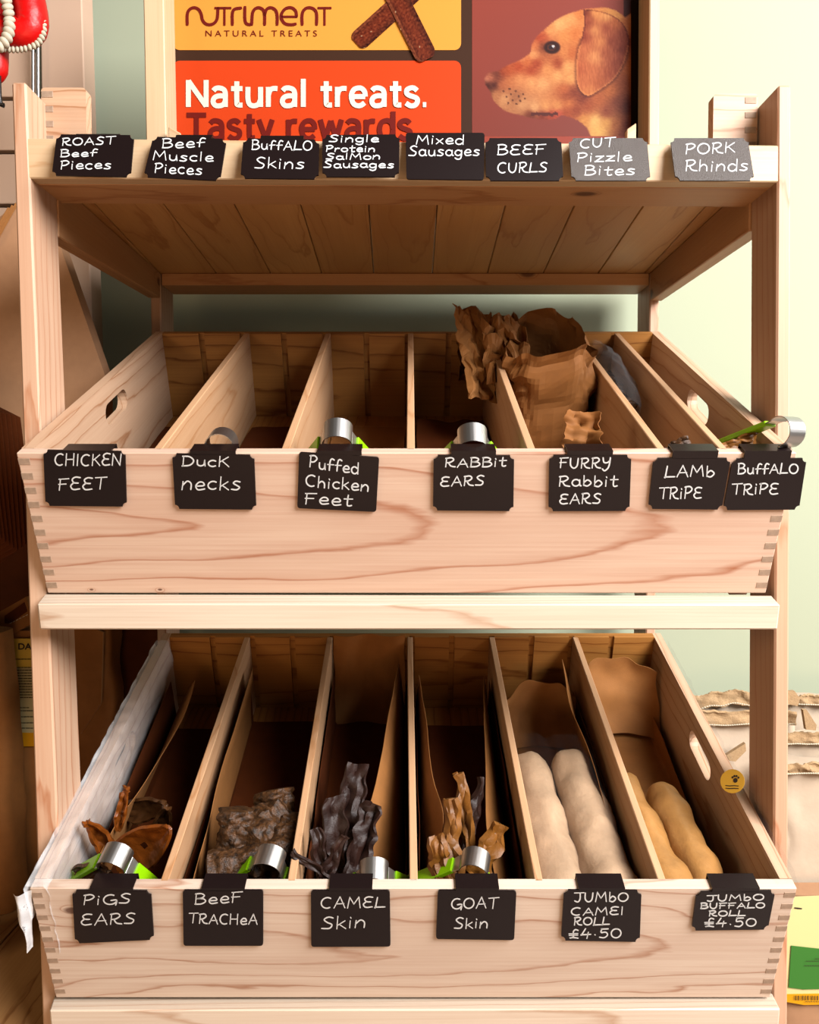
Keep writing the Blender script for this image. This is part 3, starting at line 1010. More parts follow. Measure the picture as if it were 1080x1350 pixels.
def clip_box(B):
    def f(tab, root, pl, quad):
        x0, x1, yt = tab
        ytop = (quad[0][1] + quad[1][1]) / 2
        a = B.inv(pl.hit(x0, ytop + 1)); b = B.inv(pl.hit(x1, ytop + 1))
        u0, u1 = a[0], b[0]
        vf = a[1]
        wl = a[2]
        t = .0012
        prof = [(vf, wl), (vf, .0035), (T + .0035, .0035), (T + .0035, -.012), (T + .0023, -.012), (T + .0023, .0023), (vf + t, .0023), (vf + t, wl)]
        shape('clip', [prof], lambda x, y, z: B(u0 + z * (u1 - u0), x, y), 1.0, mat['black'], root)
    return f


def clip_rim(tab, root, pl, quad):
    x0, x1, yt = tab
    ytop = (quad[0][1] + quad[1][1]) / 2 + 1
    a = pl.hit(x0, ytop); b = pl.hit(x1, ytop)
    zrim = P((x0 + x1) / 2, 182 + 9.5 * ((x0 + x1) / 2 - 33) / 997, D).z
    yb_ = D + .019
    prof = [(a.y, a.z), (D - .004, zrim + .0035), (yb_ + .002, zrim + .0035), (yb_ + .002, zrim - .012), (yb_ + .0008, zrim - .012),
            (yb_ + .0008, zrim + .0022), (D - .003, zrim + .0022), (a.y + .0012, a.z)]
    shape('clip', [prof], lambda x, y, z: (a.x + z * (b.x - a.x), x, y), 1.0, mat['black'], root)


tilt = radians(17)
plT = Plane(P(540, 180, .893), (0, -cos(tilt), sin(tilt)))
gT = 'chalkboard signs along the top shelf'
TOP = [
    ([(75, 177), (177, 178), (172, 233), (68, 231)], (99, 157, 171), [('ROAST', 82, 152, 192, 190, 10), ('Beef', 80, 128, 207, 206, 9), ('Pieces', 80, 147, 223, 222, 11)], 'notch', 'black', 'reading Roast Beef Pieces'),
    ([(202, 180), (299, 183), (290, 238), (189, 233)], (231, 279, 176), [('Beef', 214, 270, 195, 194, 12), ('Muscle', 202, 282, 211, 213, 12), ('Pieces', 204, 267, 228, 230, 13)], 'notch', 'black', 'reading Beef Muscle Pieces'),
    ([(321, 182), (421, 184), (420, 236), (317, 235)], (343, 400, 176), [('BuffALO', 332, 412, 197, 198, 12), ('Skins', 336, 402, 222, 222, 14)], 'notch', 'black', 'reading Buffalo Skins'),
    ([(425, 178), (527, 177), (526, 233), (425, 233)], (446, 508, 173), [('Single', 434, 500, 187, 187, 9), ('Protein', 430, 495, 200, 200, 8), ('SalMon', 430, 502, 210, 210, 8), ('Sausages', 427, 520, 221, 221, 9)], 'notch', 'black', 'reading Single Protein Salmon Sausages'),
    ([(535, 175), (639, 175), (638, 237), (536, 236)], (558, 613, 170), [('Mixed', 549, 612, 190, 190, 12), ('Sausages', 539, 633, 205, 205, 13)], 'round', 'black', 'with round corners reading Mixed Sausages'),
    ([(640, 182), (740, 182), (743, 238), (641, 238)], (661, 718, 178), [('BEEF', 656, 720, 204, 203, 13), ('CURLS', 656, 722, 228, 227, 13)], 'notch', 'black', 'reading Beef Curls'),
    ([(750, 182), (853, 182), (858, 238), (754, 238)], (771, 830, 178), [('CUT', 765, 811, 195, 193, 12), ('Pizzle', 761, 834, 213, 212, 12), ('Bites', 771, 838, 231, 230, 12)], 'notch', 'blackgrain', 'reading Cut Pizzle Bites'),
    ([(884, 182), (986, 182), (995, 238), (891, 238)], (904, 969, 178), [('PORK', 904, 970, 203, 201, 14), ('Rhinds', 904, 987, 226, 225, 15)], 'notch', 'blackgrain', 'reading Pork Rhinds, dulled by glare,'),
]
for q, tab, ln, st, m, lab in TOP:
    sign(plT, q, tab, ln, 'small black chalkboard sign %s clipped to the top shelf rim' % lab.rstrip(','), gT, st, m, 'chalk', clip_rim, 0.8)

plU = Plane(BU(0, -.0032, 0), -BU.e[1])
gU = 'chalkboard signs on the upper bin box'
UP = [
    ([(57, 593), (165, 595), (167, 668), (60, 667)], (81, 146), [('CHICKEN', 72, 161, 614, 613, 15), ('FEET', 77, 140, 646, 645, 16)], 'notch', 'reading Chicken Feet'),
    ([(227, 598), (335, 600), (338, 672), (231, 671)], (251, 311), [('DucK', 240, 303, 614, 615, 13), ('necks', 240, 318, 646, 645, 18)], 'notch', 'reading Duck Necks'),
    ([(394.5, 596), (500, 603), (496, 675), (392, 670)], (419, 477), [('Puffed', 408, 473, 616, 625, 15), ('Chicken', 403, 487, 641, 648, 15), ('Feet', 402, 465, 664, 667, 15)], 'round', 'reading Puffed Chicken Feet'),
    ([(572, 600), (678, 600.5), (677, 674), (571, 673)], (595, 654), [('RABBit', 587, 668, 616, 615, 12), ('EARS', 581, 639, 641, 640, 13)], 'notch', 'reading Rabbit Ears'),
    ([(724.6, 600), (832.6, 600), (830, 673.7), (723.6, 674)], (748, 808), [('FURRY', 738, 806, 617, 617, 13), ('Rabbit', 737, 815, 641, 641, 14), ('EARS', 738, 793, 664, 664, 13)], 'notch', 'reading Furry Rabbit Ears'),
    ([(862, 604), (964, 604), (951.6, 672), (855, 671)], (886.5, 946), [('LAMb', 877, 943, 629, 628, 15), ('TRiPE', 869, 926, 657, 657, 15)], 'notch', 'reading Lamb Tripe'),
    ([(966.5, 605), (1064, 604), (1053.6, 672), (953.6, 672.6)], (981, 1042), [('BuffALO', 973, 1053, 625, 624, 13), ('TRiPE', 965, 1027, 652, 651, 14)], 'notch', 'reading Buffalo Tripe at the right end'),
]
for q, tab, ln, st, lab in UP:
    sign(plU, q, (tab[0], tab[1], 0), ln, 'black chalkboard sign %s on the upper bin box' % lab, gU, st, 'black', 'chalk', clip_box(BU), 0.95)

plL = Plane(BL(0, -.0032, 0), -BL.e[1])
gL = 'chalkboard signs on the lower bin box'
LO = [
    ([(95, 1174), (199, 1175), (203, 1239), (99, 1244)], (119, 176), [('PiGS', 110, 173, 1193, 1191, 13), ('EARS', 107, 179, 1220, 1217, 14)], 'notch', 'reading Pigs Ears'),
    ([(241, 1174), (347, 1174), (347, 1247), (242, 1247)], (266, 323), [('BeeF', 257, 320, 1192, 1190, 14), ('TRACHeA', 249, 340, 1217, 1219, 13)], 'round', 'with round corners reading Beef Trachea'),
    ([(410, 1174.5), (514, 1174.5), (515, 1248), (410.4, 1248.4)], (434, 491), [('CAMEL', 423, 508, 1198, 1196, 14), ('Skin', 424, 483, 1225, 1223, 16)], 'round', 'with round corners reading Camel Skin'),
    ([(577.5, 1174), (681, 1175), (678, 1239.6), (575, 1238)], (601, 658), [('GOAT', 595, 657, 1199, 1197, 14), ('Skin', 599, 644, 1224, 1223, 14)], 'round', 'with round corners reading Goat Skin'),
    ([(744, 1173.5), (846, 1174.5), (843.6, 1242), (740, 1240)], (763, 824), [('JUMbO', 757, 829, 1189, 1188, 12), ('CAMEl', 753, 823, 1207, 1206, 10), ('ROLL', 757, 804, 1220, 1219, 10), ('£4.50', 750, 820, 1237, 1236, 12)], 'notch', 'priced 4.50 reading Jumbo Camel Roll'),
    ([(919, 1176), (1022.6, 1174.5), (1012.5, 1225.6), (912, 1227)], (939, 1001), [('JUMbO', 932, 1008, 1188, 1187, 8), ('BUFFALO', 924, 1009, 1198, 1197, 7), ('ROLL', 935, 983, 1208, 1207, 7), ('£4.50', 929, 998, 1222, 1221, 11)], 'notch', 'priced 4.50 reading Jumbo Buffalo Roll'),
]
for q, tab, ln, st, lab in LO:
    sign(plL, q, (tab[0], tab[1], 0), ln, 'black chalkboard sign %s on the lower bin box' % lab, gL, st, 'black', 'chalk', clip_box(BL), 0.9)


# ------------------------------------------------------------------ tongs
def tongs(c, apex, width, label, R=.0155, W=.023, arm=.12, spread=.35, mt=None):
    """c: centre of the spring bow; apex: unit direction of its crown; width: band direction"""
    n = Vector(apex).normalized()
    b = (Vector(width) - n * Vector(width).dot(n)).normalized()
    s = n.cross(b).normalized()
    c = Vector(c)
    root = thing('kitchen_tongs', c, label, 'tongs', 'serving tongs in the bins')
    path = []
    for k in range(17):
        q = radians(-20 + 220 * k / 16)
        path.append((cos(q) * R, sin(q) * R))
    lastL = path[-1]; first = path[0]

    def strip(u, v):
        k = u * 16
        i = min(int(k), 15); f = k - i
        x = path[i][0] * (1 - f) + path[i + 1][0] * f
        y = path[i][1] * (1 - f) + path[i + 1][1] * f
        return c + s * x + n * y + b * ((v - .5) * W)
    grid('spring_bow', strip, 48, 2, mat['steel'], root, True, thick=.0009)
    for sg, pt in ((1, first), (-1, lastL)):
        p = c + s * pt[0] + n * pt[1]
        d = (-n + s * (sg * spread)).normalized()
        side = d.cross(b).normalized()
        q1 = p + d * .014
        def bar(name, a, e, w0, w1, th, m):
            cs = []
            for off in (-th, th):
                cs += [a - b * w0 + side * off, a + b * w0 + side * off, e + b * w1 + side * off, e - b * w1 + side * off]
            hexa(name, cs, m, root, bevel=min(th, .0008))
        bar('steel_arm', p, q1, W * .42, W * .34, .0006, mat['steel'])
        bar('handle', q1 - d * .004, q1 + d * arm, W * .36, W * .42, .0028, mat['green'])
    return root


def tong_box(px, py, B, v, a, roll, yaw, label, arm=.1, spread=.35):
    """bow centre seen at px,py and lying v behind the front board"""
    pl = Plane(B(0, v, 0), -B.e[1])
    c = pl.hit(px, py)
    nrm = Vector((sin(radians(roll)), -sin(radians(a)), cos(radians(a))))
    wd = Vector((sin(radians(yaw)), cos(radians(a)), sin(radians(a))))
    return tongs(c, nrm, wd, label, arm=arm, spread=spread)


tong_box(292, 586, BU, .030, 22, 3, 0, 'steel tongs bow showing behind the Duck Necks sign', .09)
tong_box(445, 574, BU, .034, 58, 2, 0, 'steel and lime green tongs behind the Puffed Chicken Feet sign', .09, .5)
tong_box(623, 580, BU, .034, 58, 0, 0, 'steel and lime green tongs behind the Rabbit Ears sign', .09, .5)
tong_box(152, 1133, BL, .034, 38, 8, 10, 'steel and lime green tongs behind the Pigs Ears sign', .075, .7)
tong_box(355, 1136, BL, .034, 36, 14, 10, 'steel and lime green tongs behind the Beef Trachea sign', .075, .5)
tong_box(493, 1152, BL, .03, 40, -4, 0, 'steel and lime green tongs behind the Camel Skin sign', .07, .8)
tong_box(626, 1140, BL, .034, 34, 20, 14, 'steel and lime green tongs behind the Goat Skin sign', .075, .5)
tongs(P(1036, 569, .836), (.35, -.80, .32), (1, .35, 0), 'steel and green tongs lying on the right front corner by the Buffalo Tripe sign', W=.021, arm=.11, spread=.1)


# ------------------------------------------------------------------ paper, film and what lies in the bins
def nz(x, y, z=0.0):
    return noise.noise(Vector((x, y, z)))


def sheet(name, B, fn, nu, nv, m, label, cat, group=None, thick=.0006, parent=None, smooth=True, wr=.002, ws=18):
    def f(u, v):
        p = B(*fn(u, v)) if B else Vector(fn(u, v))
        k = nz(p.x * ws, p.y * ws, p.z * ws) * wr
        return p + Vector((k, -k * .6, k))
    o = grid(name, f, nu, nv, m, parent, smooth, thick=thick)
    if label:
        tag(o, label, cat, group)
    return o


# kraft linings of the lower bins: a U of paper along walls and floor
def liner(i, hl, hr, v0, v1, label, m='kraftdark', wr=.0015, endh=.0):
    def fn(a, b):
        v = v0 + (v1 - v0) * b
        lo, hi = binL(i, v)
        lo += .0155 if i == 0 else .0035
        hi -= .0125 if i == 5 else .0035
        HL = hl(b); HR = hr(b)
        tot = HL + (hi - lo) + HR
        s = a * tot
        base = -HIN + .003
        if s < HL:
            return (lo, v, base + HL - s)
        if s < HL + hi - lo:
            q = (s - HL) / (hi - lo)
            return (lo + s - HL, v, base + .004 * (1 - sin(pi * q)) * 0)
        return (hi, v, base + (s - HL - (hi - lo)))
    return sheet('paper_liner', BL, fn, 40, 16, mat[m], label, 'paper', 'kraft paper liners in the lower bins', wr=wr)


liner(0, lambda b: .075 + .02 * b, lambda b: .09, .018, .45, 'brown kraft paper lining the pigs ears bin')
liner(1, lambda b: .10 - .02 * b, lambda b: .085, .018, .47, 'shade-toned kraft paper lining the beef trachea bin')
liner(2, lambda b: .09, lambda b: .06, .018, .47, 'shade-toned kraft paper lining the camel skin bin')
liner(3, lambda b: .095 - .01 * b, lambda b: .09, .018, .46, 'shade-toned kraft paper lining the goat skin bin')

liner(4, lambda b: .02, lambda b: .07, .018, .46, 'brown kraft paper lining the camel roll bin', 'kraft')
liner(5, lambda b: .10, lambda b: .012 + .03 * b, .018, .50, 'golden kraft paper lining the buffalo roll bin', 'kraft')

# bin 3: sheet hanging over the back board and a flap at the right
def fn(a, b):
    lo, hi = binL(2, .5)
    x = lo + .004 + (hi - lo - .008) * a
    return (x, .503 - .004 * sin(a * 3 * pi + b) - .006 * b, .012 - .15 * b)
sheet('kraft_sheet', BL, lambda a, b: (fn(a, b)[0], fn(a, b)[1] - .03 * b * b, fn(a, b)[2]), 20, 12, mat['kraft'], 'tan kraft sheet hanging down the back of the camel skin bin', 'paper', wr=.004)


def flap(i, side, pts, label, m='kraft', curl=.012):
    """paper leaning off one bin wall; pts: (v, w, reach from that wall)"""
    path = crom(pts, 6)
    n = len(path) - 1
    def f(a, b):
        k = b * n
        j = min(int(k), n - 1); t = k - j
        v, w, r = (path[j][d] * (1 - t) + path[j + 1][d] * t for d in range(3))
        lo, hi = binL(i, v)
        base = -HIN + .012
        lo += .010 if i == 0 else 0
        x = (lo + .004 + r * a ** 1.6) if side < 0 else (hi - .004 - r * a ** 1.6)
        return (x, v, base + (w - base) * a)
    return sheet('kraft_flap', BL, f, 10, 24, mat[m], label, 'paper', None, wr=.0015)


flap(2, 1, [(.03, -.075, .012), (.10, -.045, .052), (.20, -.012, .036), (.34, -.008, .022), (.46, -.012, .010)], 'orange brown kraft flap folded off the right wall of the camel skin bin')
flap(3, -1, [(.03, -.03, .012), (.12, -.022, .030), (.2, -.02, .020), (.34, -.02, .012), (.45, -.03, .006)], 'tan kraft flap bulging from the left wall of the goat skin bin')
flap(3, 1, [(.03, -.05, .030), (.12, -.04, .036), (.2, -.035, .030), (.34, -.03, .02), (.45, -.03, .01)], 'brown kraft flap along the right wall of the goat skin bin')
flap(4, 1, [(.02, -.07, .010), (.12, -.05, .014), (.25, -.03, .018), (.36, -.015, .028), (.45, -.0, .024)], 'brown kraft bag side standing right of the camel rolls', 'kraft')
flap(0, -1, [(.02, -.04, .012), (.12, -.03, .02), (.2, -.03, .034), (.34, -.03, .05), (.45, -.04, .04)], 'curled kraft paper edge along the left wall of the pigs ears bin', 'kraft')
flap(1, -1, [(.02, -.02, .016), (.12, -.02, .014), (.2, -.02, .01), (.34, -.02, .01), (.45, -.02, .01)], 'kraft paper edge along the left wall of the beef trachea bin', 'kraft')


def bag_back(i, v, wtop, label, jag=.01, vlen=.16):
    """open kraft bag mouth lying at the back of a bin"""
    def f(a, b):
        lo, hi = binL(i, v)
        x = lo + .006 + (hi - lo - .012) * a
        top = wtop + jag * nz(a * 4 + i, .3)
        w = top + (-HIN + .01 - top) * b
        return (x, v + .02 * sin(a * pi) - vlen * .3 * (b) ** 2 + .008 * nz(a * 3, b * 3 + i), w)
    return sheet('kraft_bag', BL, f, 24, 16, mat['kraft'], label, 'bag', None, wr=.006, ws=14)


bag_back(4, .43, -.055, 'crumpled kraft bag mouth behind the camel rolls', .03)
bag_back(5, .455, -.02, 'tall kraft bag standing behind the buffalo rolls', .02)


# rolls
def roll(i, name, label, m, group, va, vb, ua, ub, ra, rb, wz, seed):
    pts = []
    n = 26
    rad = []
    for k in range(n + 1):
        t = k / n
        v = va + (vb - va) * t
        lo, hi = binL(i, v)
        u = lo + (hi - lo) * (ua + (ub - ua) * t) + .002 * nz(t * 5, seed)
        pts.append(BL(u, v, wz + .004 * nz(t * 4, seed + 5)))
        e = 1.0
        if t > .97:
            e = .86
        rad.append((ra + (rb - ra) * t + .0025 * nz(t * 7, seed + 9)) * e)
    o = tube(name, pts, rad, m, None, 28, True, bump=lambda k, q: 1 + .16 * nz(k * .22, cos(q) * 1.3 + seed, sin(q) * 1.3) + .05 * nz(k * .6, cos(q) * 4, sin(q) * 4) + (.05 if abs((q + k * .02) % 6.28 - 1.6) < .12 else 0))
    return tag(o, label, 'dog chew', group)


roll(4, 'camel_roll', 'pale rolled camel hide in film, left of the pair', mat['roll_pale'], 'jumbo camel rolls', .03, .285, .27, .21, .031, .026, -.070, 1.3)
roll(4, 'camel_roll', 'pale rolled camel hide in film, right of the pair', mat['roll_pale'], 'jumbo camel rolls', .03, .285, .73, .67, .032, .028, -.068, 4.1)
roll(5, 'buffalo_roll', 'golden buffalo hide roll lying against the divider', mat['roll_gold'], 'jumbo buffalo rolls', .03, .245, .22, .10, .029, .021, -.070, 7.7)
roll(5, 'buffalo_roll', 'golden knotted buffalo hide roll, right of the pair', mat['roll_gold'], 'jumbo buffalo rolls', .03, .225, .60, .50, .026, .022, -.072, 9.2)


def film_over(a, b):
    v = .03 + .27 * b
    lo, hi = binL(4, v)
    x = lo + .004 + (hi - lo - .022) * a
    top = -.034 + .006 * abs(sin(a * 2 * pi)) - (.02 if a < .03 else 0)
    return (x, v, top + .004 * nz(a * 8, b * 8))
sheet('film_bag', BL, film_over, 34, 40, mat['film_thin'], 'clear plastic film bag over the pale camel rolls', 'bag', thick=0, wr=.003, ws=30)


# plastic sheets draped over the outer side boards of the lower box
def drape(side, inner, outer, v0, v1, label, m='film'):
    def f(a, b):
        v = v0 + (v1 - v0) * b
        tot = inner + T + .008 + outer
        s = a * tot
        e = .004
        wr = .004 * nz(a * 9, b * 14, side) + .0015 * sin(b * 60 + a * 5)
        if s < inner:
            u, w = BL.hw - T - e, -(inner - s) + .003
            u -= abs(wr)
        elif s < inner + T + .008:
            u, w = BL.hw - T - e + (s - inner), .004 + abs(wr) * .6
        else:
            u, w = BL.hw + e + abs(wr), .004 - (s - inner - T - .008)
        return (side * u, v, w)
    return sheet('plastic_liner', BL, f, 44, 90, mat[m], label, 'plastic sheet', 'clear plastic liners over the box sides', thick=0, wr=.002, ws=50)


drape(-1, .10, .05, -.002, .50, 'crinkled clear plastic sheet over the left side board of the lower box')
drape(1, .11, .012, .004, .50, 'crinkled clear plastic sheet over the right side board of the lower box', 'film_thin')
# loose plastic corner hanging in front of the left end
def fdrop(a, b):
    return (-BL.hw - .008 + .018 * a * (1 - b * .75) - .004, -.010 - .004 * sin(a * 5), .004 - .085 * b)
sheet('plastic_corner', BL, fdrop, 10, 20, mat['film'], 'loose plastic corner hanging in front of the lower box left end', 'plastic sheet', thick=0, wr=.004, ws=50)


# round gold sticker with a paw on the right side
def stick_disc(px, py):
    pl = Plane(BL(BL.hw - T - .014, 0, 0), (-1, 0, 0))
    c = pl.hit(px, py)
    nn = Vector((-.72, -.50, .42)).normalized()
    root = thing('paw_sticker', c, 'round gold sticker with a black paw print on the lower box right side', 'sticker')
    out = [(cos(2 * pi * k / 20) * .015, sin(2 * pi * k / 20) * .0135) for k in range(20)]
    e2 = (Vector((0, .35, 1)) - nn * Vector((0, .35, 1)).dot(nn)).normalized()
    e1 = e2.cross(nn).normalized()
    shape('disc', [out], lambda x, y, z: c + e1 * x + e2 * y + nn * z, .0006, mat['goldsticker'], root)
    bm = bmesh.new()
    for (x, y, r) in ((0, 0, .0028), (-.0035, .0032, .0013), (-.0012, .0047, .0013), (.0014, .0047, .0013), (.0037, .003, .0013)):
        vs = [bm.verts.new(c + e1 * (x + .004 + r * cos(2 * pi * k / 10)) + e2 * (y + .001 + r * sin(2 * pi * k / 10)) + nn * .0009) for k in range(10)]
        bm.faces.new(vs)
    for y in (-.005, -.008):
        ribbon_into(bm, [(-.008, y), (-.003, y - .0004), (.003, y), (.008, y - .0003)], .0005, lambda x, yy: c + e1 * x + e2 * yy + nn * .0009)
    bm_obj('paw_print', bm, mat['ink'], root)


stick_disc(966, 1030)


# pigs ears: curled leaves of thick skin
def ear(px, py, v, size, rot, curl, fold, label, m='ear', w=None, tiltx=0.3, ripple=.15, hole=None):
    pl = Plane(BL(0, v, 0), -BL.e[1])
    c = pl.hit(px, py)
    R = Matrix.Rotation(radians(rot), 3, 'Y') @ Matrix.Rotation(tiltx, 3, 'X')

    def f(a, b):
        # leaf outline: b along length, a across
        wid = size * .62 * (sin(pi * min(1, b * .92 + .06)) ** .6) * (1 - .35 * b)
        x = (a - .5) * 2 * wid
        th = curl * (a - .5) * 2
        X = sin(th) / max(curl, .01) * wid if curl else x
        Z = -(1 - cos(th)) / max(curl, .01) * wid
        y = (b - .5) * size * 2
        fold_z = -fold * size * max(0, b - .55) ** 1.5 * 4
        edge = ripple * size * abs(a - .5) * 2 * nz(b * 5 + size * 100, a * 3)
        p = Vector((X, Z + fold_z + edge + .002 * nz(a * 6, b * 9, size * 50), y))
        return c + R @ p
    o = grid('pig_ear', f, 26, 30, mat[m], None, True, thick=.0035)
    if hole:
        bb = bmesh.new(); bb.from_mesh(o.data)
        mid = f(hole[0], hole[1])
        kill = [v for v in bb.verts if ((v.co - mid) * 1.0).length < hole[2]]
        bmesh.ops.delete(bb, geom=kill, context='VERTS')
        bb.to_mesh(o.data); bb.free()
    return tag(o, label, 'dog chew', 'pigs ears')


ear(192, 1112, .085, .052, 50, .75, .15, 'large glossy roasted pig ear lying to the right in its bin', ripple=.07, hole=(.5, .5, .0048))
ear(137, 1100, .10, .034, -20, 1.5, .35, 'curled reddish pig ear tucked against the left liner', ripple=.12)
ear(163, 1064, .135, .028, 12, 2.2, .2, 'small rolled pig ear standing up behind the curled one', tiltx=.0)
ear(196, 1062, .185, .040, 70, 1.2, .3, 'dark pig ear lying at the back of the pile', 'eardark')
ear(218, 1082, .16, .034, 20, 1.4, .3, 'dark pig ear half hidden behind the large glossy one', 'eardark')
ear(128, 1146, .05, .028, 80, 1.2, .3, 'dark pig ear low in the front left corner', 'eardark')
# the cut hole in the big ear
# trachea: ribbed, lumpy tubes
def trachea(px, py, v, ln, r, dirv, label, seed):
    pl = Plane(BL(0, v, 0), -BL.e[1])
    c = pl.hit(px, py)
    d = Vector(dirv).normalized()
    n = 44
    pts = [c + d * ((k / n - .5) * ln) for k in range(n + 1)]
    rad = [r * (1 + .14 * nz(k * .12, seed)) * (0.6 if k in (0, n) else 1) for k in range(n + 1)]
    o = tube('dried_trachea', pts, rad, mat['trachea'], None, 30, True, bump=lambda k, q: 1 + .34 * nz(cos(q) * 2.1 + seed, sin(q) * 2.1, k * .12) + .14 * nz(cos(q) * 5, sin(q) * 5, k * .3))
    return tag(o, label, 'dog chew', 'beef tracheas')


trachea(310, 1100, .10, .058, .019, (0.05, .2, 1), 'upright ribbed dried trachea at the left of its bin', 2)
trachea(345, 1092, .12, .07, .021, (.35, .8, .1), 'dried trachea with an open end in the middle of the pile', 5)
trachea(365, 1075, .155, .06, .022, (-.2, .4, 1), 'dark dried trachea against the right divider', 8)
trachea(322, 1140, .055, .08, .018, (1, .2, .05), 'mottled dried trachea lying across the front of the bin', 11)
trachea(375, 1112, .10, .07, .017, (.2, 1, .3), 'dried trachea half hidden behind the tongs', 14)


# camel skin: twisted dark strips
def strip_piece(px, py, v, ln, w, dirv, twist, m, label, group, name, B=None, thick=.003, cat='dog chew', seed=0):
    B = B or BL
    pl = Plane(B(0, v, 0), -B.e[1])
    c = pl.hit(px, py)
    d = Vector(dirv).normalized()
    a0 = d.cross(Vector((.2, 1, .1))).normalized()
    b0 = d.cross(a0)

    def f(a, b):
        q = twist * (b - .5)
        e = a0 * cos(q) + b0 * sin(q)
        f2 = b0 * cos(q) - a0 * sin(q)
        ww = w * (1 + .5 * nz(b * 5, seed)) * (.8 + .2 * sin(pi * b)) * (1 + .08 * (nz(b * 14, seed + 3)))
        return c + d * ((b - .5) * ln) + e * ((a - .5) * ww) + f2 * (ww * .22 * (a - .5) ** 2 * 4 + ww * .25 * nz(a * 4, b * 7, seed)) + Vector((nz(b * 3, seed + 2), nz(b * 3, seed + 4), 0)) * .008
    o = grid(name, f, 8, 30, mat[m], None, True, thick=thick)
    return tag(o, label, cat, group)


gc = 'camel skin pieces'
strip_piece(462, 1075, .16, .12, .035, (.1, .5, 1), 1.2, 'camel', 'wide dark strip of camel skin standing at the back of its bin', gc, 'camel_skin', seed=1)
strip_piece(447, 1110, .11, .10, .028, (-.2, .4, 1), 1.8, 'camel', 'dark twisted strip of camel skin in the middle of its bin', gc, 'camel_skin', seed=3)
strip_piece(478, 1112, .10, .09, .03, (.4, .4, 1), -1.5, 'camel', 'dark curled camel skin behind the steel tongs', gc, 'camel_skin', seed=5)
strip_piece(424, 1135, .06, .07, .016, (-.25, .2, 1), 1.0, 'camel', 'narrow brown camel skin strip at the front left', gc, 'camel_skin', seed=7)
strip_piece(436, 1140, .055, .07, .014, (.5, .1, 1), .8, 'camel', 'narrow camel skin strip leaning right near the front', gc, 'camel_skin', seed=9)
strip_piece(415, 1143, .04, .06, .010, (-.8, .0, .6), .8, 'camel', 'thin camel skin twist resting against the left divider', gc, 'camel_skin', seed=12)
gg = 'goat skin sticks'
strip_piece(600, 1110, .09, .095, .021, (-.1, .35, 1), .3, 'goat', 'flat straight goat skin stick in the middle of its bin', gg, 'goat_skin_stick', thick=.008, seed=2)
strip_piece(616, 1086, .12, .115, .017, (-.18, .4, 1), .4, 'goat', 'tall narrow goat skin stick reaching highest', gg, 'goat_skin_stick', thick=.007, seed=4)
strip_piece(624, 1076, .15, .09, .015, (.2, .4, 1), 1.5, 'camel', 'dark knotted goat skin stick behind the tall one', gg, 'goat_skin_stick', thick=.006, seed=6)
strip_piece(586, 1112, .10, .05, .024, (.3, .3, .8), 1.8, 'camel', 'short dark knot of goat skin at the left', gg, 'goat_skin_stick', thick=.006, seed=8)
strip_piece(582, 1140, .05, .06, .024, (-.2, .3, 1), .5, 'goat', 'broad goat skin piece low in the front left', gg, 'goat_skin_stick', thick=.006, seed=10)
strip_piece(640, 1130, .08, .08, .026, (.5, .3, 1), .7, 'goat', 'curved goat skin piece behind the tongs', gg, 'goat_skin_stick', thick=.006, seed=14)


# upper bins: crumpled kraft bag, film bag, loose sheets
def crumple(B, c, su, sv, sw, seed, name, m, label, cat, parent=None, n=26, amp=.55):
    def f(a, b):
        th = a * 2 * pi
        ph = (b - .5) * pi
        r = 1 + amp * (abs(nz(cos(th) * 1.6 + seed, sin(th) * 1.6, b * 3.2)) * 2 - .5)
        x = cos(ph) * cos(th) * r; y = cos(ph) * sin(th) * r; z = sin(ph) * r
        return B(c[0] + x * su, c[1] + y * sv, c[2] + z * sw)
    o = grid(name, f, n, n // 2, mat[m], parent, False, closed_u=True)
    if label:
        tag(o, label, cat)
    return o


# an open bag: body stands in the bin, its mouth crushed over the back board
bagc = thing('kraft_bag', BU(.145, .40, -HIN), 'crumpled brown kraft bag spilling over the back of the furry rabbit ears bin', 'bag')


def bag_body(a, b):
    v0, v1 = .26, .50
    th = a * 2 * pi
    lo, hi = binU(4, .4)
    cu, cv = (lo + hi) / 2, (v0 + v1) / 2
    ru, rv = (hi - lo) / 2 - .007, (v1 - v0) / 2 - .006
    sq = lambda t: (abs(t) ** .55) * (1 if t >= 0 else -1)
    top = .018 + .03 * nz(cos(th) * 1.5, sin(th) * 1.5, 3) + .022 * max(0, sin(th))
    w = -HIN + .005 + (top + HIN) * b
    k = 1 - .10 * b
    x = cu + sq(cos(th)) * ru * k; y = cv + sq(sin(th)) * rv * k
    j = .034 * b * b * abs(nz(a * 11, b * 6, 1.5)) + .008 * abs(nz(a * 22, b * 3, 7.5))
    return BU(x + j * cos(th), y - .6 * j, w)


grid('bag_body', bag_body, 72, 22, mat['kraftmid'], bagc, False, closed_u=True)


def mouth(a, b):
    u = .078 + .105 * a
    v = .500 - .05 * b
    fold = abs(nz(a * 5.5, b * 4, 2.2))
    fold2 = nz(a * 10, b * 8, 6.1)
    w = .045 - .095 * b + .012 * fold2 - .018 * a
    return BU(u + .012 * nz(a * 4, b * 6, 9), v - .07 * fold + .02 * sin(a * 9) - .03 * b, w)


grid('crumpled_mouth', mouth, 26, 20, mat['kraftmid'], bagc, False, thick=.0007)


def mouth2(a, b):
    u = .070 + .06 * a
    fold = abs(nz(a * 5 + 4, b * 5, 4.7))
    v = .50 - .19 * b
    w = .052 * (1 - b) - .035 * b - .02 * a + .02 * fold
    return BU(u + .016 * b + .010 * nz(a * 6, b * 9, 3), v + .02 * nz(a * 5, b * 6, 8), w - .03 * fold)


grid('crumpled_flap', mouth2, 18, 22, mat['kraft'], bagc, False, thick=.0007)

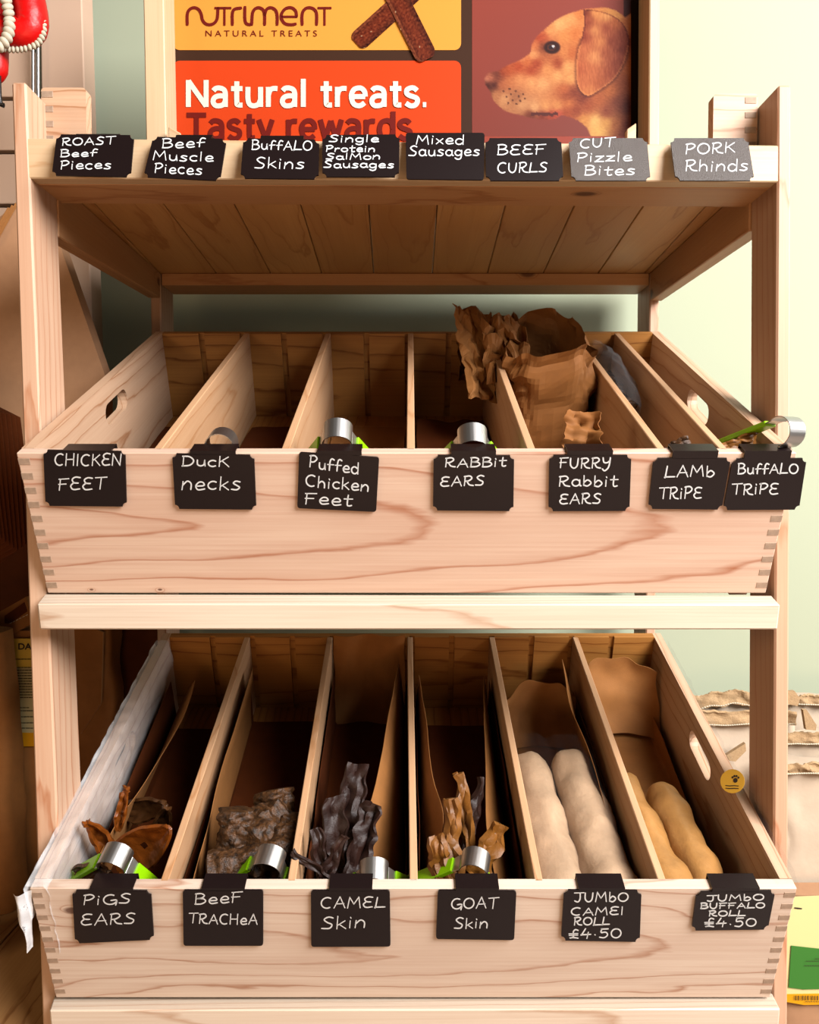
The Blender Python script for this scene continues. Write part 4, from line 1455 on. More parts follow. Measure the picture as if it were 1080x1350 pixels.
def mouth3(a, b):
    u = .112 + .068 * a
    fold = abs(nz(a * 4 + 7, b * 4, 1.7))
    v = .46 - .14 * b
    w = .040 - .02 * a * a - .07 * b + .03 * nz(a * 3, b * 5, 12)
    return BU(u + .008 * nz(a * 6, b * 9, 13), v + .03 * nz(a * 5, b * 6, 18), w + .02 * fold)


grid('crumpled_fold', mouth3, 16, 16, mat['kraftmid'], bagc, False, thick=.0007)

fb = thing('film_bag', BU(.24, .3, -.1), 'clear plastic bag of treats lying in the lamb tripe bin', 'bag')


def filmtube(a, b):
    th = a * 2 * pi
    v = .26 + .25 * b
    lo, hi = binU(5, v)
    cu = (lo + hi) / 2
    r = (hi - lo) / 2 - .004
    k = .55 + .45 * sin(pi * min(1, b * 1.05)) ** .7
    j = 1 + .25 * nz(cos(th) * 2, sin(th) * 2, b * 8)
    return BU(cu + cos(th) * r * k * j * .9, v, -.045 + sin(th) * .030 * k * j + .02 * b)


grid('film', filmtube, 26, 40, mat['film_bag'], fb, True, closed_u=True)
for k in range(5):
    v = .30 + k * .035
    lo, hi = binU(5, v)
    pts = [BU((lo + hi) / 2 + .006 * nz(k, t * .7), v + .012 * t / 4 - .02, -.05 + .002 * t) for t in range(6)]
    tube('tripe_piece', pts, [.008, .011, .0125, .012, .010, .006], mat['trachea'], fb, 10, bump=lambda i, q, k=k: 1 + .3 * nz(i * .8, q, k))

strip_piece(892, 588, .03, .03, .012, (.6, .2, .4), 1.5, 'trachea', 'small dark treat peeking over the front of the lamb tripe bin', None, 'tripe_treat', BU, seed=3)
strip_piece(965, 588, .035, .04, .012, (1, .2, .3), 1.5, 'goat', 'pale dried tripe piece at the front of the buffalo tripe bin', None, 'tripe_treat', BU, seed=6)
strip_piece(985, 584, .045, .04, .014, (.7, .5, .5), 2.5, 'goat', 'curled pale tripe piece next to the buffalo tripe tongs', None, 'tripe_treat', BU, seed=16)


def low_sheet(i, label, f0, m='kraft'):
    def f(a, b):
        v = .03 + .42 * b
        lo, hi = binU(i, v)
        x = lo + .005 + (hi - lo - .01) * a
        return (x, v, -HIN + .004 + f0(a, b))
    return sheet('kraft_sheet', BU, f, 16, 20, mat[m], label, 'paper', None, wr=.002)


low_sheet(2, 'kraft sheet rising to the right in the puffed chicken feet bin', lambda a, b: .075 * max(0, a * 1.1 - b * 1.2))
low_sheet(3, 'shade-toned kraft sheet lying in the rabbit ears bin', lambda a, b: .012 + .012 * nz(a * 3, b * 3), 'kraftdark')
low_sheet(0, 'shade-toned kraft sheet on the floor of the chicken feet bin', lambda a, b: .008 * abs(nz(a * 3, b * 3)), 'kraftdark')  # these floor sheets carry the shade at the bin bottoms in their colour
low_sheet(1, 'shade-toned kraft sheet on the floor of the duck necks bin', lambda a, b: .008 * abs(nz(a * 3, b * 3 + 3)), 'kraftdark')
strip_piece(768, 578, .06, .06, .040, (.10, .3, 1), .2, 'kraftmid', 'folded kraft paper tag low in the furry rabbit ears bin', None, 'kraft_tag', BU, thick=.0008, cat='paper', seed=21)

# ------------------------------------------------------------------ the framed poster on the shelf
PY = 1.16
lean = radians(4)
pn = Vector((0, -cos(lean), sin(lean)))
plP = Plane(P(540, 90, PY), pn)
plF = Plane(P(540, 90, PY) + pn * .052, pn)
poster = thing('framed_poster', plP.hit(530, 175), 'pine framed dog treat poster with orange and red cards standing on the top shelf', 'poster')
zsh = zs + .0185


def frame_bar(name, pa, pb, pc, pd):
    """front outline by sight on the front plane, running back to the print"""
    fr = [plF.hit(*p) for p in (pa, pb, pc, pd)]
    bk = [q - pn * .066 for q in fr]
    hexa(name, fr + bk, mat['rim'], poster, xa=fr[3] - fr[0], za=pn, bevel=.0015)


def zrow(z, pl):
    # sight row at which the plane meets height z
    lo, hi = 100, 700
    for _ in range(40):
        mid = (lo + hi) / 2
        if pl.hit(540, mid).z > z:
            lo = mid
        else:
            hi = mid
    return lo


rb = zrow(zsh + .003, plF)
frame_bar('frame_side', (187.5, -70), (214.5, -70), (221, rb), (194, rb))
frame_bar('frame_side', (857, -70), (870.5, -70), (869, rb), (855, rb))
frame_bar('frame_bottom', (221.5, rb - 24), (854.5, rb - 24), (854.5, rb), (221.5, rb))
frame_bar('frame_top', (214, -110), (857, -110), (857, -71), (214, -71))
rp = zrow(zsh + .006, plP)


def pprint(name, loops, m, off, depth=.0006):
    return shape(name, [loops], lambda x, y, z: plP.hit(x, y, off) - pn * z, depth, m, poster)


pprint('backing', [(205, -95), (860, -95), (860, rp), (205, rp)], mat['pblack'], 0, .004)
pprint('dark_border', [(222, -90), (622.5, -90), (622.5, rp), (222, rp)], mat['pbrown'], .0008)
pprint('orange_card', round_rect(228, -80, 608, 66, 9), mat['porange'], .0016)
pprint('red_card', round_rect(228, 80, 608, rp - 4, 9), mat['pred'], .0016)
TO = lambda off: (lambda x, y: plP.hit(x, y, off))
LOGO = [
    [(247, 32.5), (247, 19), (250, 12.5), (256, 10), (262, 12.5), (265.5, 19), (267, 26), (271, 31), (277, 32.5), (283, 30), (286.5, 24), (287.5, 10.5)],
    [(284, 10.5), (304, 10.5)], [(296, 10.5), (296, 32.5)],
    [(306.5, 32.5), (306.5, 18), (309.5, 12), (318, 10.5)],
    [(323, 9), (323, 25), (325, 31), (330, 32.5)],
    [(332, 32.5), (333, 18), (336, 12), (341.5, 10), (347, 13), (349, 20), (349, 32.5)],
    [(349, 20), (351.5, 12.5), (357, 10), (363, 13), (365.5, 20), (365.5, 32.5)],
    [(371.5, 22), (391, 22)], [(391, 22), (390, 14.5), (384, 10), (376.5, 11.5), (371.5, 18), (371.5, 25), (376, 31), (384, 32.5), (390, 31.5)],
    [(398.5, 32.5), (398.5, 19), (402, 12), (408, 10), (414, 12), (417.5, 18), (417.5, 32.5)],
    [(420, 10.5), (436, 10.5)], [(428, 10.5), (428, 32.5)],
]
bm = bmesh.new()
for st in LOGO:
    ribbon_into(bm, crom(st, 6) if len(st) > 2 else st, 2.0, TO(.0024))
bm_obj('logo_lettering', bm, mat['pdark'], poster)
type_text('lettering', 'NATURAL TREATS', (271, 40, 418, 48), TO(.0024), mat['pdark'], poster, 0.0, 1.5)
bold_line('lettering', 'Natural treats.', 245, 564, 141, 35.5, 3.3, TO(.0024), mat['pwhite'], poster)
bold_line('lettering', 'Tasty rewards.', 246, 554, 184, 35.5, 3.3, TO(.0024), mat['pdark'], poster)


def vgrid(name, x0, x1, y0, y1, step, colf, off, m, inside=None):
    nx, ny = int((x1 - x0) / step), int((y1 - y0) / step)
    verts, cols, faces = [], [], []
    for j in range(ny + 1):
        for i in range(nx + 1):
            x, y = x0 + (x1 - x0) * i / nx, y0 + (y1 - y0) * j / ny
            verts.append(plP.hit(x, y, off))
            cols.append(colf(x, y))
    for j in range(ny):
        for i in range(nx):
            k = j * (nx + 1) + i
            faces.append((k, k + 1, k + nx + 2, k + nx + 1))
    me = bpy.data.meshes.new(name)
    me.from_pydata(verts, [], faces)
    at = me.color_attributes.new('print', 'FLOAT_COLOR', 'POINT')
    flat = []
    for c in cols:
        flat += list(srgb(*[max(0, min(255, q)) for q in c]))
    at.data.foreach_set('color', flat)
    return link_mesh(name, me, m, poster)


HEAD = [(638.8, 103.5), (644, 96.8), (651, 94.5), (658.5, 92.7), (668, 86.7), (685, 79.4), (699, 70), (700.6, 61), (704, 54), (709, 47), (718.7, 38.5), (733, 26.5),
        (750, 18), (769, 12.5), (784, 11), (798, 10), (812.6, 14.4), (824.6, 22.9), (836, 30), (836, 185), (786, 185), (774, 168.5), (762, 159), (750, 154), (740, 152),
        (733, 156.5), (716, 157.7), (699.4, 155), (687, 152), (668, 147), (656, 138), (649, 129), (647.7, 122.8), (643, 116), (639.5, 109.5)]
EARP = [(769, 13), (770.5, 31), (767, 50), (761.5, 72), (760, 96), (762, 113), (769, 123.5), (776.5, 126), (788.5, 120), (808, 106), (820, 89), (827, 70), (829, 48), (820, 29), (803, 18), (784, 13)]
HEAD = [(p[0], p[1]) for p in crom(HEAD + [HEAD[0]], 3)][:-1]
EARP = [(p[0], p[1]) for p in crom(EARP + [EARP[0]], 3)][:-1]


def sdist(poly, x, y):
    """signed distance to a polygon, positive inside"""
    best = 1e9
    ins = False
    n = len(poly)
    for i in range(n):
        ax, ay = poly[i]; bx, by = poly[(i + 1) % n]
        dx, dy = bx - ax, by - ay
        t = max(0, min(1, ((x - ax) * dx + (y - ay) * dy) / (dx * dx + dy * dy + 1e-9)))
        qx, qy = ax + dx * t - x, ay + dy * t - y
        dd = qx * qx + qy * qy
        if dd < best:
            best = dd
        if (ay > y) != (by > y) and x < ax + (y - ay) * dx / (dy if dy else 1e-9):
            ins = not ins
    return sqrt(best) * (1 if ins else -1)


CP = [  # x, y, colour, weight radius
    (648, 103, (190, 105, 75)), (643, 104, (215, 130, 100)), (653, 100, (120, 60, 45)), (643, 112, (60, 22, 20)), (651, 112, (70, 28, 24)), (656, 98, (110, 50, 38)),
    (663, 95, (170, 70, 40)), (672, 92, (190, 85, 45)), (684, 88, (180, 70, 36)), (695, 82, (205, 105, 55)), (700, 92, (170, 65, 35)), (707, 84, (165, 62, 34)),
    (690, 76, (225, 135, 85)), (703, 72, (235, 160, 100)), (706, 60, (215, 120, 70)), (712, 50, (180, 70, 42)), (718, 47, (190, 85, 48)), (716, 62, (120, 55, 35)),
    (724, 42, (235, 160, 95)), (738, 32, (240, 175, 108)), (752, 24, (235, 160, 95)), (764, 18, (215, 125, 65)), (745, 48, (225, 140, 75)), (758, 45, (215, 120, 60)),
    (754, 70, (195, 100, 50)), (745, 68, (215, 130, 72)), (736, 84, (160, 65, 34)), (748, 88, (235, 165, 98)), (752, 104, (230, 158, 92)), (735, 100, (235, 165, 100)),
    (722, 92, (225, 145, 85)), (715, 110, (235, 165, 105)), (700, 108, (235, 160, 100)), (685, 105, (225, 145, 90)), (672, 108, (205, 120, 72)), (662, 112, (190, 105, 66)),
    (655, 125, (190, 120, 78)), (665, 130, (215, 150, 100)), (680, 128, (170, 105, 70)), (690, 138, (215, 150, 100)), (705, 142, (235, 170, 112)), (720, 140, (230, 155, 92)),
    (735, 140, (225, 150, 85)), (750, 136, (205, 115, 60)), (745, 118, (195, 100, 54)), (756, 122, (130, 52, 30)), (768, 130, (125, 48, 28)), (748, 126, (150, 65, 36)),
    (700, 152, (110, 45, 30)), (715, 153, (130, 50, 36)), (728, 153, (165, 60, 42)), (736, 150, (190, 75, 55)), (748, 148, (165, 72, 38)), (760, 146, (150, 62, 34)),
    (775, 140, (165, 75, 38)), (790, 132, (185, 95, 48)), (805, 120, (195, 105, 50)), (820, 110, (165, 80, 40)), (828, 90, (190, 100, 45)), (815, 135, (140, 62, 36)),
    (800, 148, (150, 66, 38)), (828, 140, (100, 35, 22)), (828, 165, (130, 48, 26)), (770, 158, (215, 140, 70)), (785, 160, (245, 190, 110)), (800, 162, (235, 165, 85)),
    (790, 172, (245, 185, 100)), (812, 165, (190, 105, 50)), (822, 175, (150, 65, 32)), (812, 20, (225, 150, 80)), (826, 32, (195, 110, 55)), (830, 55, (165, 75, 38)),
]
CE = [
    (771, 18, (130, 50, 28)), (775, 30, (150, 65, 38)), (772, 48, (150, 62, 36)), (768, 65, (190, 100, 58)), (766, 90, (185, 92, 52)), (770, 110, (195, 105, 60)),
    (778, 120, (205, 120, 66)), (790, 110, (180, 90, 48)), (805, 98, (165, 75, 42)), (815, 85, (150, 62, 36)), (822, 65, (140, 56, 34)), (822, 45, (145, 60, 36)),
    (812, 30, (190, 100, 54)), (800, 20, (230, 155, 90)), (787, 16, (225, 145, 80)), (785, 40, (215, 135, 80)), (792, 55, (210, 125, 72)), (785, 75, (220, 140, 84)),
    (800, 70, (170, 82, 48)), (808, 55, (150, 64, 38)), (800, 38, (165, 76, 46)), (780, 95, (195, 105, 60)),
]


def idw(cp, x, y, p=3.2):
    w = 0; r = g = b = 0
    for (cx, cy, c) in cp:
        d = 1.0 / (((x - cx) ** 2 + (y - cy) ** 2 + 22) ** (p / 2))
        w += d; r += c[0] * d; g += c[1] * d; b += c[2] * d
    return r / w, g / w, b / w


def dog(x, y):
    bgk = 1 - .0004 * (x - 622) + .10 * (1 - y / 178)
    bg = (148 * bgk, 68 * bgk, 56 * bgk)
    if x > 822 and y < 26 - (832 - x) * .2:
        bg = (70, 26, 22)
    d = sdist(HEAD, x, y)
    fuzz = nz(x * .9, y * .9) * 1.2
    a = max(0, min(1, (d + fuzz) / 1.6 + .5))
    if a <= 0:
        return bg
    de = sdist(EARP, x, y) + nz(x * .7, y * .7, 5) * .8
    if de > 0:
        c = idw(CE, x, y)
        ang = (x * .25 + y * .05, y * .22 - x * .02)
        f = nz(x * .55, y * .10, 2) * 20 + nz(x * 1.1, y * .25, 4) * 14
        if de < 2.2 and y > 60:
            c = (c[0] * .6 + 235 * .4, c[1] * .6 + 150 * .4, c[2] * .6 + 85 * .4)
        elif de < 1.8:
            c = (c[0] * .8, c[1] * .72, c[2] * .7)
    else:
        c = idw(CP, x, y)
        f = nz(x * .16 + y * .28, y * .5 - x * .2, 1) * 16 + nz(x * .35 + y * .6, y * 1.1 - x * .5, 7) * 12
        if -4 < de <= 0 and y > 50:
            k = .25 * (de + 4)
            c = (c[0] * (1 - .35 * k), c[1] * (1 - .45 * k), c[2] * (1 - .45 * k))
    c = (c[0] + f, c[1] + f * .85, c[2] + f * .6)
    # eye
    ex, ey = (x - 728) / 9.5, (y - 62.5) / 7.5
    e = ex * ex + ey * ey
    if e < 1.6:
        k = max(0, min(1, (1.6 - e) * 1.6))
        ink = (58, 24, 20)
        c = tuple(c[i] * (1 - k) + ink[i] * k for i in range(3))
    e2 = ((x - 727) / 5.5) ** 2 + ((y - 62.5) / 4.2) ** 2
    if e2 < 1:
        c = (52, 30, 34) if e2 < .55 else (98, 48, 32)
    if (x - 729.5) ** 2 + (y - 61) ** 2 < 3.2:
        c = (225, 215, 215)
    # whisker spots
    for (wx, wy) in ((668, 128), (674, 124), (680, 120), (684, 127), (676, 132), (686, 133), (690, 124), (670, 136), (664, 120), (692, 130), (681, 137), (672, 117)):
        if (x - wx) ** 2 + (y - wy) ** 2 < 2.0:
            c = (105, 58, 42)
    # mouth line
    my = 150 + (x - 690) * .02
    if 700 < x < 736 and abs(y - (150.5 + nz(x * .2, 0) * 2)) < 2.0:
        c = (95, 40, 34)
    return tuple(bg[i] * (1 - a) + c[i] * a for i in range(3))


vgrid('dog_photo', 622.5, 832, -90, -2, 8, lambda x, y: (158, 76, 62), .0012, mat['vcol'])
vgrid('dog_photo', 622.5, 832, -2, 180, 1.15, dog, .0012, mat['vcol'])
pprint('maroon_panel', [(622.5, 179.5), (832, 179.5), (832, rp), (622.5, rp)], mat['pmaroon'], .0012)


def chew_stick(ax, ay, bx, by, r, off, shade):
    dx, dy = bx - ax, by - ay
    L_ = sqrt(dx * dx + dy * dy); dx, dy = dx / L_, dy / L_
    nu, nv = 26, 90
    verts, faces, flat = [], [], []
    for j in range(nv + 1):
        t = -r * .75 + (L_ + r * 1.5) * j / nv
        endk = 1.0
        o = 0
        if t < 0: endk = sqrt(max(0, 1 - (t / (r * .78)) ** 2)) * .6 + .4 if t > -r * .76 else .4
        if t > L_: endk = sqrt(max(0, 1 - ((t - L_) / (r * .78)) ** 2)) * .6 + .4
        for i in range(nu + 1):
            s = (i / nu - .5) * 2
            x = ax + dx * t - dy * s * r * endk
            y = ay + dy * t + dx * s * r * endk
            verts.append(plP.hit(x, y, off))
            if shade:
                c = (196, 118, 34)
            else:
                k = nz(x * .35, y * .35, 3) + .6 * nz(x * .9, y * .9, 8)
                base = 1 - .5 * s * s
                c = [105 * base + 55 * k + 18, 42 * base + 38 * k + 6, 22 * base + 26 * k + 2]
                if s < -.75: c = [c[0] + 45, c[1] + 30, c[2] + 20]
                if k > .82: c = [225, 190, 150]
            flat += list(srgb(*[max(0, min(255, q)) for q in c]))
    for j in range(nv):
        for i in range(nu):
            k = j * (nu + 1) + i
            faces.append((k, k + 1, k + nu + 2, k + nu + 1))
    me = bpy.data.meshes.new('treat_stick_print')
    me.from_pydata(verts, [], faces)
    at = me.color_attributes.new('print', 'FLOAT_COLOR', 'POINT')
    at.data.foreach_set('color', flat)
    link_mesh('treat_stick_print', me, mat['vcol_glossy'], poster)


chew_stick(477, 50, 560, -25, 13.5, .0032, False)
chew_stick(559, 68, 505, -40, 14.5, .0042, False)
# small wooden stops the frame leans against
for (x0, x1, yt) in ((222, 238, 167), (827, 839, 162)):
    Yq = 1.085
    A = P(x0, yt, Yq); B_ = P(x1, yt, Yq)
    lowz = zsh
    rgt = x0 > 500
    q = [(A.x, Yq, A.z - (.008 if rgt else 0)), (B_.x, Yq, A.z - (0 if rgt else .008)), (B_.x, Yq, lowz), (A.x, Yq, lowz)]
    hexa('frame_stop', [Vector(p) for p in q] + [Vector((p[0], p[1] + .012, p[2])) for p in q], mat['rim'], stand, bevel=.0008)

# ------------------------------------------------------------------ left of the stand
panel = hexa('wall_panel', [P(52, -60, 1.40), P(106, -60, 1.40), P(127, 620, 1.40), P(60, 620, 1.40),
                            P(52, -60, 1.40) + Vector((0, .05, 0)), P(106, -60, 1.40) + Vector((0, .05, 0)), P(127, 620, 1.40) + Vector((0, .05, 0)), P(60, 620, 1.40) + Vector((0, .05, 0))],
             mat['beige'], None, xa=(0, 0, 1), bevel=.002)
panel.name = 'trim_1'
struct(panel)
slat = thing('slatwall_panel', P(0, 600, 1.42), 'beige slatwall panel with dark grooves left of the stand', 'wall panel')
ys = [-80, -11, 59.5, 130, 200.5, 271, 341, 411, 481]
for a_, b_ in zip(ys[:-1], ys[1:]):
    p, q = P(-80, a_ + 2.6, 1.41), P(42, b_ - 2.6, 1.41)
    hexa('slat', [(p.x, 1.41, p.z), (q.x, 1.41, p.z), (q.x, 1.41, q.z), (p.x, 1.41, q.z),
                  (p.x, 1.43, p.z), (q.x, 1.43, p.z), (q.x, 1.43, q.z), (p.x, 1.43, q.z)], mat['beige'], slat, bevel=.001)
p, q = P(-80, -80, 1.431), P(42, 481, 1.431)
hexa('backing', [(p.x, 1.431, p.z), (q.x, 1.431, p.z), (q.x, 1.431, q.z), (p.x, 1.431, q.z),
                 (p.x, 1.44, p.z), (q.x, 1.44, p.z), (q.x, 1.44, q.z), (p.x, 1.44, q.z)], mat['groove'], slat, bevel=0)
for x, nm in ((43.2, 0), (49.8, 1)):
    a_ = P(x, -40, 1.385); b_ = P(x + 1.5, 500, 1.385)
    tube('steel_rod', [a_, b_], .0026, mat['steel'], slat, 12)

# red stuffed decoration
deco = thing('stuffed_decoration', P(20, 40, 1.15), 'red satin stuffed decoration with cream rope trim hanging on the slatwall', 'decoration')
YD = 1.16
pts = [P(x, y, YD) for x, y in crom([(38, -70), (37, -30), (38, 0), (42, 26), (38, 40), (24, 45), (8, 42), (-14, 44), (-40, 46)], 6)]
tube('padded_arm', pts, [.022 if i < 30 else .021 for i in range(len(pts))], mat['red'], deco, 24, bump=lambda i, q: 1 + .05 * nz(i * .5, q * 2))
pts = [P(x, y, YD + .01) for x, y in crom([(-12, -60), (-8, 0), (-6, 40), (-5, 80), (-8, 112)], 6)]
tube('padded_leg', pts, [.016] * (len(pts) - 4) + [.014, .011, .007, .003], mat['red'], deco, 18, bump=lambda i, q: 1 + .05 * nz(i * .5, q * 2, 4))
def rope(path, r, Y, nm='rope_trim', step=.0052):
    pts = [P(x, y, Y) for x, y in crom(path, 14)]
    bm = bmesh.new()
    acc = 0; prev = pts[0]
    k = 0
    for p in pts[1:]:
        acc += (p - prev).length
        if acc > step:
            acc = 0
            d = (p - prev).normalized()
            mt = Matrix.Translation(p) @ d.to_track_quat('Z', 'Y').to_matrix().to_4x4() @ Matrix.Rotation(.5, 4, 'Y') @ Matrix.Diagonal((1, 1, .62, 1))
            bmesh.ops.create_icosphere(bm, subdivisions=2, radius=r, matrix=mt)
        prev = p
    o = bm_obj(nm, bm, mat['cream'], deco, True)
    o['kind'] = 'stuff'
rope([(48, -60), (48, -30), (50, 0), (56, 25), (57, 42), (51, 56), (38, 63), (20, 65.5), (0, 64), (-30, 62)], .0048, YD - .004)
rope([(2, -60), (5, -20), (8, 0), (12, 22), (12, 40), (7, 54), (-2, 62), (-20, 60)], .0080, YD - .024, step=.0075)
hk = [P(x, y, YD) for x, y in ((-2, 100), (-1, 128), (1, 138), (5, 139))]
tube('hook', hk, .0035, mat['black'], deco, 8)


def slab(name, pts_px, Y, th, m, label, cat, group=None, parent=None, slope=0.0, bevel=.001):
    """a standing sheet or board: outline by sight at depth Y, thickness th behind"""
    loop = [(P(x, y, Y + slope * i).x, P(x, y, Y + slope * i).z) for i, (x, y) in enumerate(pts_px)]
    o = shape(name, [loop], lambda x, y, z: (x, Y + z, y), th, m, parent)
    if label:
        tag(o, label, cat, group)
    return o


# big flat kraft sacks standing left
sackA = slab('kraft_sack', [(-160, 330), (-20, 302), (18, 271), (50, 292), (80, 326), (138, 494), (139, 545), (60, 700), (-30, 720), (-40, 1213), (-160, 1213)], 1.19, .03, mat['kraftpink'],
             'large flat pinkish kraft sack standing left of the stand', 'sack')
for k in range(3):
    a_, b_ = P(22 - k * 5, 268 + k * 3, 1.182 - k * .002), P(-30 - k * 8, 352 + k * 6, 1.182 - k * .002)
    tube('folded_edge', [a_, (a_ + b_) / 2 + Vector((.003, 0, 0)), b_], .0022, mat['kraft'], sackA, 6)
for k in range(9):
    x = -26 + k * 6.5
    Yk = 1.03 + k * .006  # the pile's shade is painted in through its very dark kraft colour
    slab('flattened_bag', [(x - 60, 520), (x, 538 + k * 1.5), (x + 6, 600), (x + 22 - k * 1.2, 726 - abs(k - 5) * 4), (x - 50, 760), (-95, 1296 - k * 3), (-140, 1296 - k * 3), (x - 130, 560)], Yk, .002, mat['kraftdark'],
         'shade-toned flattened kraft bag, %s in the leaning pile left of the upper box' % ['leftmost', 'second from left', 'third from left', 'fourth from left', 'middle one', 'fourth from right', 'third from right', 'second from right', 'rightmost'][k], 'bag', 'flattened bags left of the stand')

# open bag with printed label
bench_z = .20
BY = 1.30
bagB = thing('printed_bag', P(20, 1000, BY), 'brown paper bag with a yellow printed label behind the left post', 'bag')


def bagfront(name, x0, x1, y0, y1, Y, depth, m, parent, seed, amp=.004, zmin=None, taper=0.0):
    A = P(x0, y0, Y); B_ = P(x1, y1, Y)
    zt, zb_ = A.z, B_.z if zmin is None else zmin
    cx, hw_ = (A.x + B_.x) / 2, (B_.x - A.x) / 2
    def f(a, b):
        th = a * 2 * pi
        sq = lambda t: (abs(t) ** .45) * (1 if t >= 0 else -1)
        k = 1 - taper * (1 - b) ** 3
        x = cx + sq(cos(th)) * hw_ * k
        y = Y + depth / 2 + sq(sin(th)) * depth / 2 * (1 - .9 * taper * (1 - b) ** 2)
        z = zt + (zb_ - zt) * b
        nn = amp * nz(x * 22 + seed, y * 22, z * 16)
        return Vector((x + nn, y - abs(nn) * (1 if sin(th) < 0 else -1) + amp * .4, z + nn * .5 * (0 if b > .97 else 1)))
    return grid(name, f, 56, 36, m, parent, True, closed_u=True, cap=True)


bagfront('bag_body', -45, 68, 832, 1130, BY, .09, mat['kraft'], bagB, 3.1, zmin=bench_z + .001)
lx0, lx1 = 9, 62
for (nm, ya, yb_, m) in (('label_top', 842, 880, 'yellow'), ('label_sheet', 880, 966, 'labelcream'), ('label_band', 966, 984, 'orangeband')):
    slab(nm, [(lx0 + (ya - 842) * .06, ya), (lx1, ya), (lx1, yb_), (lx0 + (yb_ - 842) * .06, yb_)], BY - .0065, .0008, mat[m], None, None, parent=bagB)
type_text('lettering', 'DA', (24, 848, 42, 856.5), lambda x, y: P(x, y, BY - .0075), mat['ink'], bagB, .03)
bm = bmesh.new()
for r, (yy, xa_, xb_) in enumerate([(869, 17, 44)] + [(880 + i * 3.6, 14 + i * .3, 60) for i in range(12)] + [(933, 26, 38), (937, 22, 60), (945, 22, 60), (953, 22, 60), (960, 24, 60)]):
    x = xa_
    rng = random.Random(r)
    while x < xb_:
        wl = rng.uniform(1.5, 5)
        ribbon_into(bm, [(x, yy), (min(x + wl, xb_), yy)], .75, lambda a, b: P(a, b, BY - .0075))
        x += wl + 1.3
for xx, yy in ((24, 852), (20, 851)):
    pass
bm_obj('small_print', bm, mat['ink'], bagB)
# rolled open mouth of that bag, with stitching
mo = [(-20, 812), (-4, 808), (4, 804), (34, 787), (38, 800), (42, 822), (20, 834), (4, 842), (-20, 846)]
slab('bag_mouth', mo, BY - .004, .03, mat['kraft'], None, None, parent=bagB)
slab('mouth_inside', [(6, 812), (32, 794), (36, 806), (14, 822), (6, 822)], BY - .0055, .001, mat['kraftdark'], None, None, parent=bagB)
bm = bmesh.new()
for k in range(6):
    ribbon_into(bm, [(13 + k * 4.2, 822 - k * 2.1), (15.4 + k * 4.2, 820.8 - k * 2.1)], .6, lambda a, b: P(a, b, BY - .0065))
bm_obj('stitching', bm, mat['cream'], bagB)

o = bagfront('kraft_sack', -90, 9, 838, 1140, 1.20, .08, mat['kraft'], None, 8.8, .006, zmin=bench_z + .001, taper=.25)
tag(o, 'narrow plain brown paper sack at the far left edge', 'sack')
o = bagfront('kraft_sack', 84, 150, 800, 1100, 1.40, .07, mat['kraft'], None, 5.5, .008, zmin=bench_z + .001, taper=.1)
tag(o, 'brown paper sack seen between left post and lower box', 'sack')

slab('kraft_sack', [(118, 800), (222, 800), (214, 1060), (112, 1060)], 1.485, .02, mat['kraftdark'], 'dark brown flat sack against the wall behind the lower box left side', 'sack')
slab('kraft_sack', [(-140, 690), (34, 694), (44, 800), (44, 1080), (-140, 1080)], 1.44, .03, mat['kraftdark'], 'dark sack standing behind the printed bag at the left edge', 'sack')
slab('kraft_sack', [(112, 822), (136, 834), (133, 928), (106, 968), (96, 830)], 1.39, .006, mat['kraft'], 'folded brown paper sack corner right beside the left post', 'sack')

bench = thing('low_bench', (-.75, 1.15, 0), 'low brown wooden bench top left of the stand carrying paper sacks', 'bench')
for k in range(4):
    x1 = -.437 - k * .14
    hexa('bench_plank', [(x1 - .137, .78, bench_z - .025), (x1, .78, bench_z - .025), (x1, 1.50, bench_z - .025), (x1 - .137, 1.50, bench_z - .025),
                         (x1 - .137, .78, bench_z), (x1, .78, bench_z), (x1, 1.50, bench_z), (x1 - .137, 1.50, bench_z)], mat['bench'], bench, xa=(0, 1, 0), za=(0, 0, 1))
for x in (-.46, -.96):
    for y in (.80, 1.44):
        hexa('leg', [(x - .02, y, 0), (x + .02, y, 0), (x + .02, y + .04, 0), (x - .02, y + .04, 0),
                     (x - .02, y, bench_z - .025), (x + .02, y, bench_z - .025), (x + .02, y + .04, bench_z - .025), (x - .02, y + .04, bench_z - .025)],
             mat['bench'], bench, xa=(0, 0, 1))

# ------------------------------------------------------------------ right of the stand: paper sacks
def sack(x0, x1, ytop, band, Y, depth, label, seed, fold=True, wave=3):
    root = thing('paper_sack', Vector((P((x0 + x1) / 2, ytop, Y).x, Y + depth / 2, 0)), label, 'sack', 'pale paper sacks right of the stand')
    bagfront('sack_body', x0, x1, ytop + band * .7, 1300, Y, depth, mat['kraftpale'], root, seed, .012, zmin=.001)
    def f(a, b):
        x = x0 + (x1 - x0) * a
        y = ytop + band * b + wave * nz(a * 4, seed)
        p = P(x, y, Y - .008)
        return p + Vector((0, .006 * nz(a * 7, b * 2, seed), .002 * nz(a * 30, b * 3, seed)))
    grid('folded_top', f, 60, 6, mat['kraftband'], root, False, thick=-.004)
    bm = bmesh.new()
    n = int((x1 - x0) / 3)
    for k in range(n):
        a = k / n
        x = x0 + (x1 - x0) * a
        y = ytop + band * .93 + wave * nz(a * 4, seed)
        bmesh.ops.create_icosphere(bm, subdivisions=1, radius=.0018, matrix=Matrix.Translation(P(x, y, Y - .0165)) @ Matrix.Diagonal((1.2, .6, .7, 1)))
    s = bm_obj('stitching', bm, mat['cream'], root)
    s['kind'] = 'stuff'
    return root


